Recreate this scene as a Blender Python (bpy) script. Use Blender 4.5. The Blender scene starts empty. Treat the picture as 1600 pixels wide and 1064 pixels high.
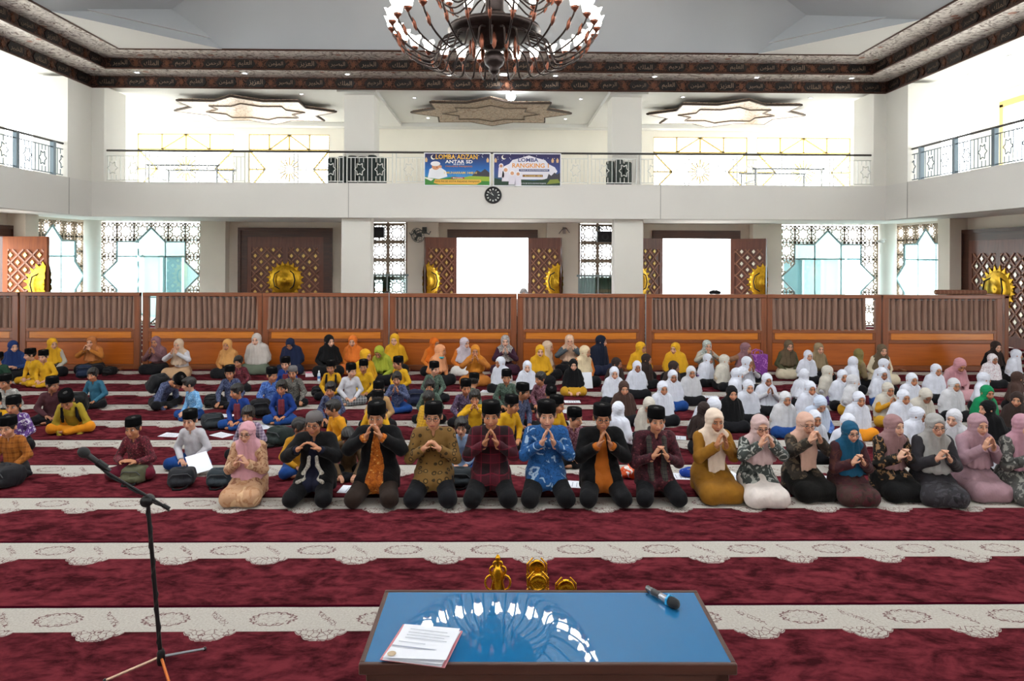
import bpy, bmesh, math, random
import numpy as np
from mathutils import Vector, Matrix
random.seed(7)
rng = np.random.default_rng(7)
SC = bpy.context.scene
COL = SC.collection
PI = math.pi

# ------------------------------------------------------------------ camera
CAMX, CAMZ = 0.29, 2.73
cd = bpy.data.cameras.new('camera')
cd.lens = 24.0; cd.sensor_width = 36.0; cd.sensor_fit = 'HORIZONTAL'
cd.shift_y = -0.0825; cd.clip_end = 300
cam = bpy.data.objects.new('camera', cd); COL.objects.link(cam)
cam.location = (CAMX, 0, CAMZ)
cam.rotation_euler = (Matrix.Rotation(math.radians(-0.9), 4, 'Z') @ Matrix.Rotation(math.radians(90), 4, 'X')
                      @ Matrix.Rotation(math.radians(0.23), 4, 'Z')).to_euler()
SC.camera = cam

# ------------------------------------------------------------------ world, light, exposure
w = bpy.data.worlds.new('world'); SC.world = w; w.use_nodes = True
bg = w.node_tree.nodes['Background']
bg.inputs['Color'].default_value = (0.93, 0.97, 1.0, 1); bg.inputs['Strength'].default_value = 10.5
def area(name, loc, rot, sx, sy, power, col=(1, 1, 1)):
    l = bpy.data.lights.new(name, 'AREA'); l.shape = 'RECTANGLE'; l.size = sx; l.size_y = sy
    l.energy = power; l.color = col
    o = bpy.data.objects.new(name, l); COL.objects.link(o); o.location = loc; o.rotation_euler = rot
    return o
R = math.radians
SC.view_settings.view_transform = 'Standard'; SC.view_settings.look = 'None'
SC.view_settings.gamma = 1.0; SC.view_settings.use_curve_mapping = False
SC.view_settings.exposure = 0.0
SC.cycles.max_bounces = 8; SC.cycles.diffuse_bounces = 5; SC.cycles.glossy_bounces = 3
SC.cycles.transparent_max_bounces = 12; SC.cycles.caustics_reflective = False; SC.cycles.caustics_refractive = False
SC.cycles.sample_clamp_indirect = 6.0

# ------------------------------------------------------------------ object helpers
def tag(o, label=None, cat=None, group=None, kind=None):
    if label: o['label'] = label
    if cat: o['category'] = cat
    if group: o['group'] = group
    if kind: o['kind'] = kind
    return o
def empty(name, loc=(0, 0, 0), rz=0.0, label=None, cat=None, group=None, kind=None, parent=None):
    o = bpy.data.objects.new(name, None); COL.objects.link(o)
    o.location = loc; o.rotation_euler = (0, 0, rz); o.empty_display_size = 0.05
    if parent: o.parent = parent
    return tag(o, label, cat, group, kind)
def link(name, me, m=None, parent=None, loc=None, rot=None, scale=None):
    o = bpy.data.objects.new(name, me); COL.objects.link(o)
    if m is not None:
        if len(me.materials) == 0: me.materials.append(None)
        o.material_slots[0].link = 'OBJECT'; o.material_slots[0].material = m
    if parent: o.parent = parent
    if loc is not None: o.location = loc
    if rot is not None: o.rotation_euler = rot
    if scale is not None: o.scale = scale
    return o

class MB:
    def __init__(s): s.v = []; s.f = []; s.sm = []
    def add(s, vs, fs, smooth=False):
        b = len(s.v); s.v += [tuple(p) for p in vs]
        for f in fs: s.f.append(tuple(i + b for i in f)); s.sm.append(smooth)
        return s
    def box(s, x0, x1, y0, y1, z0, z1):
        return s.add([(x0,y0,z0),(x1,y0,z0),(x1,y1,z0),(x0,y1,z0),(x0,y0,z1),(x1,y0,z1),(x1,y1,z1),(x0,y1,z1)],
                     [(0,3,2,1),(4,5,6,7),(0,1,5,4),(1,2,6,5),(2,3,7,6),(3,0,4,7)])
    def bbox(s, x0, x1, y0, y1, z0, z1, b=0.01):          # box with chamfered edges
        X=(x0,x1);Y=(y0,y1);Z=(z0,z1);vs=[];idx={}
        for i in (0,1):
            for j in (0,1):
                for k in (0,1):
                    c=(X[i],Y[j],Z[k]);d=((b,-b)[i],(b,-b)[j],(b,-b)[k])
                    for a in range(3):
                        p=[c[q]+(0 if q==a else d[q]) for q in range(3)]
                        idx[(i,j,k,a)]=len(vs);vs.append(p)
        fs=[]
        for i in (0,1):
            q=[idx[(i,0,0,0)],idx[(i,1,0,0)],idx[(i,1,1,0)],idx[(i,0,1,0)]];fs.append(q if i else q[::-1])
            q=[idx[(0,i,0,1)],idx[(1,i,0,1)],idx[(1,i,1,1)],idx[(0,i,1,1)]];fs.append(q[::-1] if i else q)
            q=[idx[(0,0,i,2)],idx[(1,0,i,2)],idx[(1,1,i,2)],idx[(0,1,i,2)]];fs.append(q if i else q[::-1])
            for j in (0,1):
                fs.append([idx[(i,j,0,0)],idx[(i,j,1,0)],idx[(i,j,1,1)],idx[(i,j,0,1)]])
                fs.append([idx[(i,0,j,0)],idx[(i,1,j,0)],idx[(i,1,j,2)],idx[(i,0,j,2)]])
                fs.append([idx[(0,i,j,1)],idx[(1,i,j,1)],idx[(1,i,j,2)],idx[(0,i,j,2)]])
                for k in (0,1): fs.append([idx[(i,j,k,0)],idx[(i,j,k,1)],idx[(i,j,k,2)]])
        return s.add(vs,fs)
    def prism(s, poly, y0, y1, axis='Y'):                 # polygon in the plane, extruded
        n=len(poly)
        if axis=='Y': vs=[(a,y0,b) for a,b in poly]+[(a,y1,b) for a,b in poly]
        elif axis=='Z': vs=[(a,b,y0) for a,b in poly]+[(a,b,y1) for a,b in poly]
        else: vs=[(y0,a,b) for a,b in poly]+[(y1,a,b) for a,b in poly]
        return s.add(vs,[tuple(range(n)),tuple(range(2*n-1,n-1,-1))]+[(i,i+n,(i+1)%n+n,(i+1)%n) for i in range(n)])
    def tube(s, pts, r, n=8, caps=True):
        pts=[Vector(p) for p in pts]; m=len(pts)
        rr=r if isinstance(r,(list,tuple)) else [r]*m
        vs=[];up=None
        for i,p in enumerate(pts):
            t=(pts[min(i+1,m-1)]-pts[max(i-1,0)])
            if t.length<1e-9: t=Vector((0,0,1))
            t.normalize()
            if up is None:
                up=Vector((0,0,1)) if abs(t.z)<0.9 else Vector((1,0,0))
            a=(up-t*up.dot(t))
            if a.length<1e-6: a=t.orthogonal()
            a.normalize(); up=a; b=t.cross(a)
            for k in range(n):
                th=2*PI*k/n; q=p+(a*math.cos(th)+b*math.sin(th))*rr[i]; vs.append(q)
        fs=[]
        for i in range(m-1):
            for k in range(n):
                fs.append((i*n+k,i*n+(k+1)%n,(i+1)*n+(k+1)%n,(i+1)*n+k))
        s.add(vs,fs,True)
        if caps: s.add(vs[:n],[tuple(range(n))[::-1]]); s.add(vs[-n:],[tuple(range(n))])
        return s
    def lathe(s, prof, n=24, c=(0,0,0), ax=1.0, ay=1.0, caps=True):
        vs=[];m=len(prof)
        for r,z in prof:
            for k in range(n):
                th=2*PI*k/n; vs.append((c[0]+r*ax*math.cos(th),c[1]+r*ay*math.sin(th),c[2]+z))
        fs=[(i*n+k,i*n+(k+1)%n,(i+1)*n+(k+1)%n,(i+1)*n+k) for i in range(m-1) for k in range(n)]
        s.add(vs,fs,True)
        if caps:
            if prof[0][0]>1e-6: s.add(vs[:n],[tuple(range(n))[::-1]])
            if prof[-1][0]>1e-6: s.add(vs[-n:],[tuple(range(n))])
        return s
    def ell(s, c, r, n=16, m=10):
        prof=[(math.sin(PI*i/m),-math.cos(PI*i/m)) for i in range(m+1)]
        vs=[(c[0]+r[0]*p*math.cos(2*PI*k/n),c[1]+r[1]*p*math.sin(2*PI*k/n),c[2]+r[2]*z) for p,z in prof for k in range(n)]
        return s.add(vs,[(i*n+k,i*n+(k+1)%n,(i+1)*n+(k+1)%n,(i+1)*n+k) for i in range(m) for k in range(n)],True)
    def xf(s, M):
        s.v=[tuple(M@Vector(p)) for p in s.v]; return s
    def mesh(s, name):
        me=bpy.data.meshes.new(name); me.from_pydata(s.v,[],s.f)
        me.polygons.foreach_set('use_smooth',s.sm); me.update()
        return me
    def build(s, name, m, parent=None, loc=None, rot=None):
        return link(name, s.mesh(name), m, parent, loc, rot)

def copy_tree(o, parent=None):
    c=o.copy(); COL.objects.link(c); c.parent=parent
    for ch in list(o.children): copy_tree(ch,c)
    return c

# ------------------------------------------------------------------ materials
def lin(c):
    if isinstance(c,str):
        c=c.lstrip('#'); c=tuple(int(c[i:i+2],16)/255 for i in (0,2,4))
    return tuple(((x/12.92) if x<=0.04045 else ((x+0.055)/1.055)**2.4) for x in c)
MC={}
class NT:
    def __init__(s,name):
        s.m=bpy.data.materials.new(name); s.m.use_nodes=True; s.t=s.m.node_tree
        s.b=s.t.nodes['Principled BSDF']; s.out=s.t.nodes['Material Output']
    def n(s,t,**kw):
        x=s.t.nodes.new(t)
        for k,v in kw.items(): setattr(x,k,v)
        return x
    def l(s,a,b): s.t.links.new(a,b)
    def put(s,sock,v):
        if isinstance(v,(int,float)): sock.default_value=v
        elif isinstance(v,tuple): sock.default_value=v if len(v)==len(sock.default_value) else tuple(v)+(1,)
        else: s.l(v,sock)
    def M(s,op,a,b=0.0,c=0.0,clamp=False):
        x=s.n('ShaderNodeMath',operation=op,use_clamp=clamp)
        s.put(x.inputs[0],a); s.put(x.inputs[1],b); s.put(x.inputs[2],c); return x.outputs[0]
    def mix(s,f,a,b):
        x=s.n('ShaderNodeMix',data_type='RGBA')
        s.put(x.inputs[0],f); s.put(x.inputs[6],a); s.put(x.inputs[7],b); return x.outputs[2]
    def coord(s,kind='Object',scale=(1,1,1)):
        c=s.n('ShaderNodeTexCoord').outputs[kind]
        if scale==(1,1,1): return c
        mp=s.n('ShaderNodeMapping'); mp.inputs['Scale'].default_value=scale; s.l(c,mp.inputs[0]); return mp.outputs[0]
    def noise(s,vec,scale,detail=3.0,rough=0.5,dist=0.0):
        x=s.n('ShaderNodeTexNoise'); s.l(vec,x.inputs['Vector']); x.inputs['Scale'].default_value=scale
        x.inputs['Detail'].default_value=detail; x.inputs['Roughness'].default_value=rough; x.inputs['Distortion'].default_value=dist
        return x.outputs['Fac']
    def vor(s,vec,scale,feature='F1',out='Distance',rand=1.0):
        x=s.n('ShaderNodeTexVoronoi',feature=feature); s.l(vec,x.inputs['Vector']); x.inputs['Scale'].default_value=scale
        x.inputs['Randomness'].default_value=rand
        return x.outputs[out]
    def ramp(s,f,lo,hi):
        x=s.n('ShaderNodeMapRange'); s.put(x.inputs[0],f); x.inputs[1].default_value=lo; x.inputs[2].default_value=hi
        return x.outputs[0]
    def step(s,f,t,soft=0.02): return s.ramp(f,t-soft,t+soft)
    def xyz(s,v):
        x=s.n('ShaderNodeSeparateXYZ'); s.l(v,x.inputs[0]); return x.outputs
    def col(s,v): s.put(s.b.inputs['Base Color'],v)
    def set(s,**kw):
        for k,v in kw.items(): s.put(s.b.inputs[k.replace('_',' ')],v)
        return s
    def bump(s,h,strength=0.3,dist=0.01):
        x=s.n('ShaderNodeBump'); x.inputs['Strength'].default_value=strength; x.inputs['Distance'].default_value=dist
        s.l(h,x.inputs['Height']); s.l(x.outputs[0],s.b.inputs['Normal'])
def plain(c,rough=0.6,metal=0.0,bump=0.0,bscale=60,var=0.0,vscale=4,coat=0.0,name=None,spec=None):
    key=('plain',c,rough,metal,bump,bscale,var,vscale,coat)
    if key in MC: return MC[key]
    t=NT(name or 'plain_surface'); c3=lin(c) if isinstance(c,str) else c
    t.set(Roughness=rough,Metallic=metal,Coat_Weight=coat)
    if spec is not None: t.set(Specular_IOR_Level=spec)
    if var>0:
        v=t.noise(t.coord(),vscale,3)
        t.col(t.mix(t.ramp(v,.3,.7),tuple(x*(1-var) for x in c3),tuple(min(1,x*(1+var)) for x in c3)))
    else: t.col(tuple(c3))
    if bump>0: t.bump(t.noise(t.coord(),bscale,2),bump,0.004)
    MC[key]=t.m; return t.m
def emit(c,s,name='lamp_glow'):
    key=('emit',c,s)
    if key in MC: return MC[key]
    t=NT(name); c3=lin(c); t.col(tuple(c3)); t.set(Emission_Strength=s); t.put(t.b.inputs['Emission Color'],tuple(c3))
    MC[key]=t.m; return t.m
def fabric(c,rough=0.9,fold=0.25,sheen=0.04):
    key=('fabric',c,rough,fold)
    if key in MC: return MC[key]
    t=NT('cloth'); c3=lin(c) if isinstance(c,str) else c
    v=t.coord(); n1=t.noise(v,9,3,.55,.6)
    t.col(t.mix(t.ramp(n1,.3,.7),tuple(x*.9 for x in c3),tuple(min(1,x*1.06) for x in c3)))
    t.set(Roughness=rough,Sheen_Weight=sheen,Specular_IOR_Level=.2)
    n2=t.noise(t.coord('Object',(1,1,.45)),14,3,.5,1.2)
    t.bump(n2,fold,0.03); MC[key]=t.m; return t.m
def batik(c1,c2,c3,scale=14,kind='flower'):
    key=('batik',c1,c2,c3,scale,kind)
    if key in MC: return MC[key]
    t=NT('patterned_cloth'); a,b,c=[lin(x) for x in (c1,c2,c3)]
    v=t.coord()
    if kind=='flower':
        d=t.vor(v,scale,'F1'); e=t.vor(v,scale*2.1,'DISTANCE_TO_EDGE'); n=t.noise(v,scale*1.3,3,.6,1.0)
        m1=t.step(n,.52,.03); m2=t.step(d,.24,.03)
        k=t.mix(m1,a,b); k=t.mix(t.M('SUBTRACT',1.0,m2),k,c); k=t.mix(t.M('MULTIPLY',t.M('SUBTRACT',1.0,t.step(e,.05,.02)),.6),k,b)
    elif kind=='leaf':
        n=t.noise(v,scale,2,.5,2.5); n2=t.noise(v,scale*.6,2,.5,1.5)
        k=t.mix(t.step(n,.56,.015),a,b); k=t.mix(t.step(n2,.62,.015),k,c)
    elif kind=='plaid':
        x,y,z=t.xyz(v); 
        sx=t.M('GREATER_THAN',t.M('FRACT',t.M('MULTIPLY',x,scale)),.5); sz=t.M('GREATER_THAN',t.M('FRACT',t.M('MULTIPLY',z,scale)),.5)
        k=t.mix(t.M('MULTIPLY',t.M('ADD',sx,sz),.5),a,b)
        l1=t.M('GREATER_THAN',t.M('FRACT',t.M('MULTIPLY',x,scale*2)),.9); l2=t.M('GREATER_THAN',t.M('FRACT',t.M('MULTIPLY',z,scale*2)),.9)
        k=t.mix(t.M('MULTIPLY',t.M('MAXIMUM',l1,l2),.7),k,c)
    elif kind=='spot':
        d=t.vor(v,scale,'F1',rand=.35); ring=t.M('LESS_THAN',t.M('ABSOLUTE',t.M('SUBTRACT',d,.3)),.07)
        k=t.mix(t.M('LESS_THAN',d,.16),a,c); k=t.mix(ring,k,b)
    t.col(k); t.set(Roughness=.85,Sheen_Weight=.04,Specular_IOR_Level=.25)
    t.bump(t.noise(t.coord('Object',(1,1,.45)),14,3,.5,1.2),.25,.03)
    MC[key]=t.m; return t.m
def wood(c1,c2,rough=.38,scale=(1,1,1),coat=.25,along='x'):
    key=('wood',c1,c2,rough,scale,along)
    if key in MC: return MC[key]
    t=NT('varnished_wood'); sc={'x':(.5,9,9),'z':(9,9,.5),'y':(9,.5,9)}[along]
    v=t.coord('Object',sc); n=t.noise(v,1.6,5,.6,1.4)
    t.col(t.mix(t.ramp(n,.3,.7),lin(c1),lin(c2))); t.set(Roughness=rough,Coat_Weight=coat,Coat_Roughness=.25)
    t.bump(n,.08,.004); MC[key]=t.m; return t.m
GOLD=plain('#c89a2a',.32,.95,bump=.5,bscale=45,var=.2,vscale=12,name='brass')
DARKMETAL=plain('#2a2a2c',.45,.7)
STEEL=plain('#9aa0a4',.32,.9)
BLACK=plain('#0c0c0d',.55)
WALLM=plain('#ebe2d4',.85,bump=.05,bscale=30,var=.03,vscale=1.2,name='cream_paint')
WALLW=plain('#ecebe6',.8,bump=.04,bscale=30,var=.02,vscale=1.0,name='white_paint')
# ================================================================== THE HALL
YB=21.0; XB=12.2; YW=27.4; XW=15.9; YF=-6.0
def structure(name, mb, m, label, cat, parent=None, smooth=False):
    o=mb.build(name,m,parent)
    if parent is None: tag(o,label,cat,kind='structure')
    return o
# ---- carpet floor
def carpet_mat():
    t=NT('prayer_carpet'); v=t.coord(); x,y,z=t.xyz(v)
    P=1.2; PH=.8
    wob=t.M('MULTIPLY',t.M('SUBTRACT',t.noise(v,3.0,2),.5),.012)
    vv=t.M('MULTIPLY',t.M('FRACT',t.M('DIVIDE',t.M('ADD',t.M('SUBTRACT',5.32+1200,y),wob),P)),P)
    def cell(off): return t.M('MULTIPLY',t.M('SUBTRACT',t.M('FRACT',t.M('ADD',t.M('DIVIDE',x,PH),off)),.5),PH)
    OFF=0.76
    u=cell(OFF); u2=cell(OFF+.5)
    au=t.M('ABSOLUTE',u)
    lobe=t.M('MULTIPLY',t.M('MAXIMUM',t.M('SUBTRACT',1.0,t.M('DIVIDE',au,.19)),0.0),.17)
    scal=t.M('MULTIPLY',t.M('ABSOLUTE',t.M('SINE',t.M('MULTIPLY',au,48))),.022)
    lobe=t.M('MINIMUM',t.M('ADD',lobe,t.M('MULTIPLY',scal,t.M('GREATER_THAN',lobe,.002))),.125)
    edge=t.M('ADD',.34,lobe)
    white=t.M('SUBTRACT',1.0,t.step(t.M('SUBTRACT',vv,edge),0,.004))
    def ellipse(uu,ru,v0,rv):
        a=t.M('DIVIDE',uu,ru); b=t.M('DIVIDE',t.M('SUBTRACT',vv,v0),rv)
        return t.M('SQRT',t.M('ADD',t.M('MULTIPLY',a,a),t.M('MULTIPLY',b,b))), t.M('ARCTAN2',b,a)
    def ring(e,th,r,k,amp,wd):
        rr=t.M('ADD',r,t.M('MULTIPLY',t.M('COSINE',t.M('MULTIPLY',th,k)),amp))
        return t.M('LESS_THAN',t.M('ABSOLUTE',t.M('SUBTRACT',e,rr)),wd)
    ve=t.M('LESS_THAN',t.vor(v,20,'DISTANCE_TO_EDGE'),.05); ve2=t.M('LESS_THAN',t.vor(v,34,'DISTANCE_TO_EDGE'),.07)
    e,th=ellipse(u2,.18,.17,.10)
    orn=t.M('MAXIMUM',ring(e,th,.92,16,.05,.05),t.M('MULTIPLY',ring(e,th,.78,8,.06,.12),ve2)); orn=t.M('MAXIMUM',orn,t.M('MULTIPLY',ring(e,th,.34,6,.1,.04),.35))
    e2,th2=ellipse(u,.16,.38,.10)
    orn2=ve
    sprig=t.M('MULTIPLY',t.M('MULTIPLY',t.M('LESS_THAN',au,.085),ve2),t.M('MULTIPLY',t.M('GREATER_THAN',vv,.05),t.M('LESS_THAN',t.M('ABSOLUTE',t.M('SUBTRACT',t.M('SUBTRACT',vv,.17),u)),.035)))
    edgeline=t.M('LESS_THAN',t.M('ABSOLUTE',t.M('SUBTRACT',vv,t.M('SUBTRACT',edge,.012))),.006)
    brk=t.M('GREATER_THAN',t.noise(v,30,2),.40)
    orn=t.M('MULTIPLY',t.M('MAXIMUM',t.M('MAXIMUM',orn,t.M('MULTIPLY',t.M('MULTIPLY',orn2,t.M('LESS_THAN',au,.17)),t.M('GREATER_THAN',vv,.31))),t.M('MAXIMUM',sprig,t.M('MULTIPLY',edgeline,t.M('GREATER_THAN',lobe,.01)))),brk)
    dark=t.M('GREATER_THAN',vv,1.165)
    mp=t.n('ShaderNodeMapping'); mp.inputs['Scale'].default_value=(1.5,2.6,1); mp.inputs['Rotation'].default_value=(0,0,.35); t.l(v,mp.inputs[0])
    n1=t.noise(mp.outputs[0],1.7,5,.65,.8); n2=t.noise(mp.outputs[0],5.0,4,.6,.3)
    k=t.M('ADD',t.M('MULTIPLY',n1,.6),t.M('MULTIPLY',n2,.4))
    red=t.mix(t.ramp(k,.40,.62),lin('#331317'),lin('#6a2a31'))
    red=t.mix(dark,red,lin('#2c0410'))
    wn=t.noise(v,60,3,.6); wh=t.mix(t.ramp(wn,.3,.7),lin('#9c9790'),lin('#b2aca4'))
    wh=t.mix(t.M('MULTIPLY',orn,.8),wh,lin('#5a3236'))
    t.col(t.mix(white,red,wh)); t.set(Roughness=1.0,Specular_IOR_Level=.0)
    t.bump(t.noise(v,220,2),.25,.004)
    return t.m
fl=MB().add([(-40,-12,0),(40,-12,0),(40,60,0),(-40,60,0)],[(0,1,2,3)])
terr=link('ground',MB().add([(-40,-30,-.06),(40,-30,-.06),(40,70,-.06),(-40,70,-.06)],[(0,1,2,3)]).mesh('ground'),plain('#d9d6cf',.9,var=.05))
tag(terr,'pale paved ground around the hall seen through the open doors','ground',kind='structure')
fl=MB().box(-XW,XW,YF,YW,-.05,0)
structure('floor',fl,carpet_mat(),'maroon prayer carpet with white patterned row stripes across the hall','carpet')

# ---- lower walls (with openings cut as separate wall pieces)
DZ=3.78           # door head
def wall_mb(pieces):
    m=MB()
    for p in pieces: m.box(*p)
    return m
ZC=4.05           # lower ceiling height
bays=[(-8.26,-1.8,1.8),(-.06,-1.45,1.45),(8.11,-1.45,1.45)]
Yr=27.0           # face of the piers
LATX=[(-5.0,-3.42),(3.34,4.92)]
STARX=[(-15.6,-11.55),(11.45,15.5)]
pcs=[]
# piers between recesses at Y 27.0..27.6
cuts=[(-XW,-15.6),(-11.55,-10.55),(-6.0,-5.0),(-3.42,-2.2),(2.1,3.34),(4.92,5.95),(10.3,11.45),(15.5,XW)]
for a,b in cuts: pcs.append((a,b,Yr,YW+.3,0,ZC))
for (c,a,b) in bays:                     # wall around each door in its recess
    L={-8.26:-10.55,-.06:-2.2,8.11:5.95}[c]; Rr={-8.26:-6.0,-.06:2.1,8.11:10.3}[c]
    pcs.append((L,c+a,YW,YW+.3,0,ZC)); pcs.append((c+b,Rr,YW,YW+.3,0,ZC)); pcs.append((c+a,c+b,YW,YW+.3,DZ,ZC))
structure('wall_back',wall_mb(pcs),WALLM,'cream back wall with carved doors and lattice windows behind the screens','wall')
# side walls, lower storey
def side_wall(sx):
    m=MB(); X0,X1=(XW,XW+.3) if sx>0 else (-XW-.3,-XW)
    m.box(X0,X1,27.0,YW+.3,0,ZC); m.box(X0,X1,22.7,23.2,0,ZC)
    m.box(X0,X1,19.4,22.7,3.6,ZC)                                   # over side door
    m.box(X0,X1,17.6,19.4,0,ZC); m.box(X0,X1,17.6,YF,3.6,ZC)
    for y0,y1 in ((YF,-2.0),(.2,9.0),(11.0,17.6)): m.box(X0,X1,y0,y1,0,3.6)
    m.box(X0,X1,23.2,27.0,3.98,ZC)
    return m
structure('wall_left',side_wall(-1),WALLM,'cream lower side wall at the left of the hall','wall')
structure('wall_right',side_wall(1),WALLM,'cream lower side wall at the right of the hall','wall')
mb=MB().box(-XW-.3,XW+.3,YF-.3,YF,0,4.9); mb.box(-XW-.3,XW+.3,YF-.3,YF,7.2,8.3)  # unseen wall added to darken the floor, with few high openings
for x0,x1 in ((-16.2,-12.5),(-10,-7.6),(-4.6,-1.2),(1.2,4.6),(7.6,10),(12.5,16.2)): mb.box(x0,x1,YF-.3,YF,4.9,7.2)
structure('wall_front',mb,WALLM,'unseen cream prayer-side wall added behind the camera, high windows shaped for the light','wall')
# buttress beside the side windows (front of the wall)
for sx,nm in ((-1,'left'),(1,'right')):
    structure('wall_pier_'+nm,MB().box(*(sorted((sx*15.3,sx*XW))),22.62,23.25,0,ZC),WALLM,'plain cream pier between star window and %s side door'%nm,'pier')
# ---- gallery slab, fascias, ceilings
m=MB().box(-XW-.3,XW+.3,YB+.32,YW+.3,ZC,4.6)
m.box(-XW-.3,-XB-.32,YF,YB+.32,ZC,4.6); m.box(XB+.32,XW+.3,YF,YB+.32,ZC,4.6)
structure('ceiling_lower',m,WALLW,'white ceiling slab under the upper gallery','ceiling')
FASM=plain('#dcdad4',.75,var=.02,vscale=.6,name='fascia_paint')
structure('wall_gallery_back',MB().box(-XB,XB,YB,YB+.32,3.89,4.95),FASM,'pale grey parapet of the rear gallery below the banners','parapet')
structure('wall_gallery_left',MB().box(-XB-.32,-XB,YF,YB+.32,3.89,4.95),FASM,'pale grey parapet of the left gallery','parapet')
structure('wall_gallery_right',MB().box(XB,XB+.32,YF,YB+.32,3.89,4.95),FASM,'pale grey parapet of the right gallery','parapet')
JM=plain('#a9a8a2',.8)
for i,(x,lb) in enumerate(((-4.4,'left of the banners'),(5.2,'right of the banners'))):
    structure('trim_%d'%(i+1),MB().box(x-.012,x+.012,YB-.006,YB+.01,3.89,4.95),JM,'thin vertical joint on the gallery parapet '+lb,'joint')
structure('trim_3',MB().box(XB-.006,XB+.01,19.84,19.87,3.89,4.95),JM,'thin vertical joint on the right gallery parapet','joint')
structure('trim_4',MB().box(-XB-.01,-XB+.006,19.9,19.93,3.89,4.95),JM,'thin vertical joint on the left gallery parapet','joint')
# columns
COLM=plain('#e2e0d8',.75,var=.02,vscale=.8,name='column_paint')
for i,(x,lb) in enumerate(((-4.23,'left'),(4.28,'right'))):
    mb=MB().bbox(x-.46,x+.46,YB+.33,YB+.80,0,ZC,.015)
    mb.bbox(x-.48,x+.48,YB+.72,YB+1.6,4.6,7.86,.015)
    structure('column_%d'%(i+1),mb,COLM,'square white column %s of the banners rising through the gallery'%lb,'column')
for i,sx in enumerate((-1,1)):
    mb=MB().box(*sorted((sx*11.83,sx*13.2)),YB+.33,YB+1.2,4.6,7.86); mb.box(*sorted((sx*12.53,sx*13.2)),19.86,YB+.33,4.6,7.86)
    mb.box(*sorted((sx*12.21,sx*12.53)),19.86,YB+.33,4.95,7.86); mb.box(*sorted((sx*11.83,sx*12.53)),YB+.0,YB+.34,4.95,7.86)
    structure('column_%d'%(i+3),mb,COLM,'white corner column at the %s end of the rear gallery'%('left','right')[i],'column')
for i,sx in enumerate((-1,1)):
    mb=MB().lathe([(.3,0),(.3,ZC)],20,(sx*15.55,26.7,0))
    structure('column_%d'%(i+5),mb,COLM,'round column in the %s rear corner between two star windows'%('left','right')[i],'column')
# upper walls of the gallery
UZ0,UZ1=4.6,7.95
UPM=plain('#efeadd',.8,var=.02,vscale=1,name='gallery_wall')
mb=MB()
for a,b in ((-XW,-14.2),(-10.4,-9.8),(-6.6,-3.9),(3.9,6.4),(10.2,10.6),(14.4,XW)): mb.box(a,b,YW,YW+.3,UZ0,UZ1)
mb.box(-3.9,3.9,YW,YW+.3,UZ0,UZ1)
for a,b in ((-14.2,-10.4),(-9.8,-6.6),(6.4,10.2),(10.6,14.4)): mb.box(a,b,YW,YW+.3,7.55,UZ1); mb.box(a,b,YW,YW+.3,UZ0,4.75)
structure('wall_upper_back',mb,UPM,'cream rear wall of the upper gallery with gilt lattice windows','wall')
for sx,nm in ((-1,'left'),(1,'right')):
    mb=MB(); X0,X1=sorted((sx*XW,sx*(XW+.3)))
    y=YF
    k=0
    while y<YW:
        mb.box(X0,X1,y,y+1.5,UZ0,UZ1); y+=1.5
        if y+3.0>YW: mb.box(X0,X1,y,YW+.3,UZ0,UZ1); break
        mb.box(X0,X1,y,y+3.0,7.5,UZ1); mb.box(X0,X1,y,y+3.0,UZ0,4.8); y+=3.0
    structure('wall_upper_'+nm,mb,UPM,'cream %s wall of the upper gallery with tall window openings'%nm,'wall')
# gallery ceiling
CEM=plain('#e6e5e1',.85,name='ceiling_paint')
mb=MB().box(-XW-.3,XW+.3,YB+.02,YW+.3,UZ1,8.3)
mb.box(-XW-.3,-XB-.02,YF,YB+.02,UZ1,8.3); mb.box(XB+.02,XW+.3,YF,YB+.02,UZ1,8.3)
mb.box(-XB,XB,YF,6.98,UZ1,8.3)
for x in (-4.25,4.28): mb.box(x-.6,x+.6,YB+.33,YW-.5,7.82,UZ1-.001)
mb.box(-XB,XB,YW-.5,YW-.001,7.80,UZ1-.001)
structure('ceiling_upper',mb,CEM,'white ceiling of the upper gallery with shallow beams','ceiling')
# ---- stepped copper bands round the hall
def copper_soffit():
    t=NT('copper_relief'); v=t.coord('Object',(2.4,6,1)); 
    n=t.noise(v,1.6,4,.6,2.6); n2=t.noise(t.coord(),2.6,3,.6,4.0); e=t.vor(t.coord(),1.9,'F1')
    k=t.mix(t.ramp(n2,.34,.52),lin('#6a4c3e'),lin('#f4ece6')); k=t.mix(t.M('MULTIPLY',t.M('LESS_THAN',e,.16),.8),k,lin('#b0603a'))  # near-white mix paints bright reflections into the copper colour
    t.col(k); t.set(Roughness=.3,Metallic=.55); t.bump(t.M('ADD',n2,t.M('MULTIPLY',n,.5)),.9,.08); return t.m
def copper_fascia():
    t=NT('copper_fascia'); n2=t.noise(t.coord(),7,3,.6,2.5)
    t.col(t.mix(t.ramp(n2,.42,.6),lin('#1a1210'),lin('#5c3c2e'))); t.set(Roughness=.4,Metallic=.7); t.bump(n2,.7,.04); return t.m
CS,CF=copper_soffit(),copper_fascia()
RF=7.0   # front edge of the hall opening
def rect(o): return [(-XB+o,RF+o),(XB-o,RF+o),(XB-o,YB-o),(-XB+o,YB-o)]
rings=[(0,7.83,8.17),(.9,8.17,8.47)]
n=0
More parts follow.
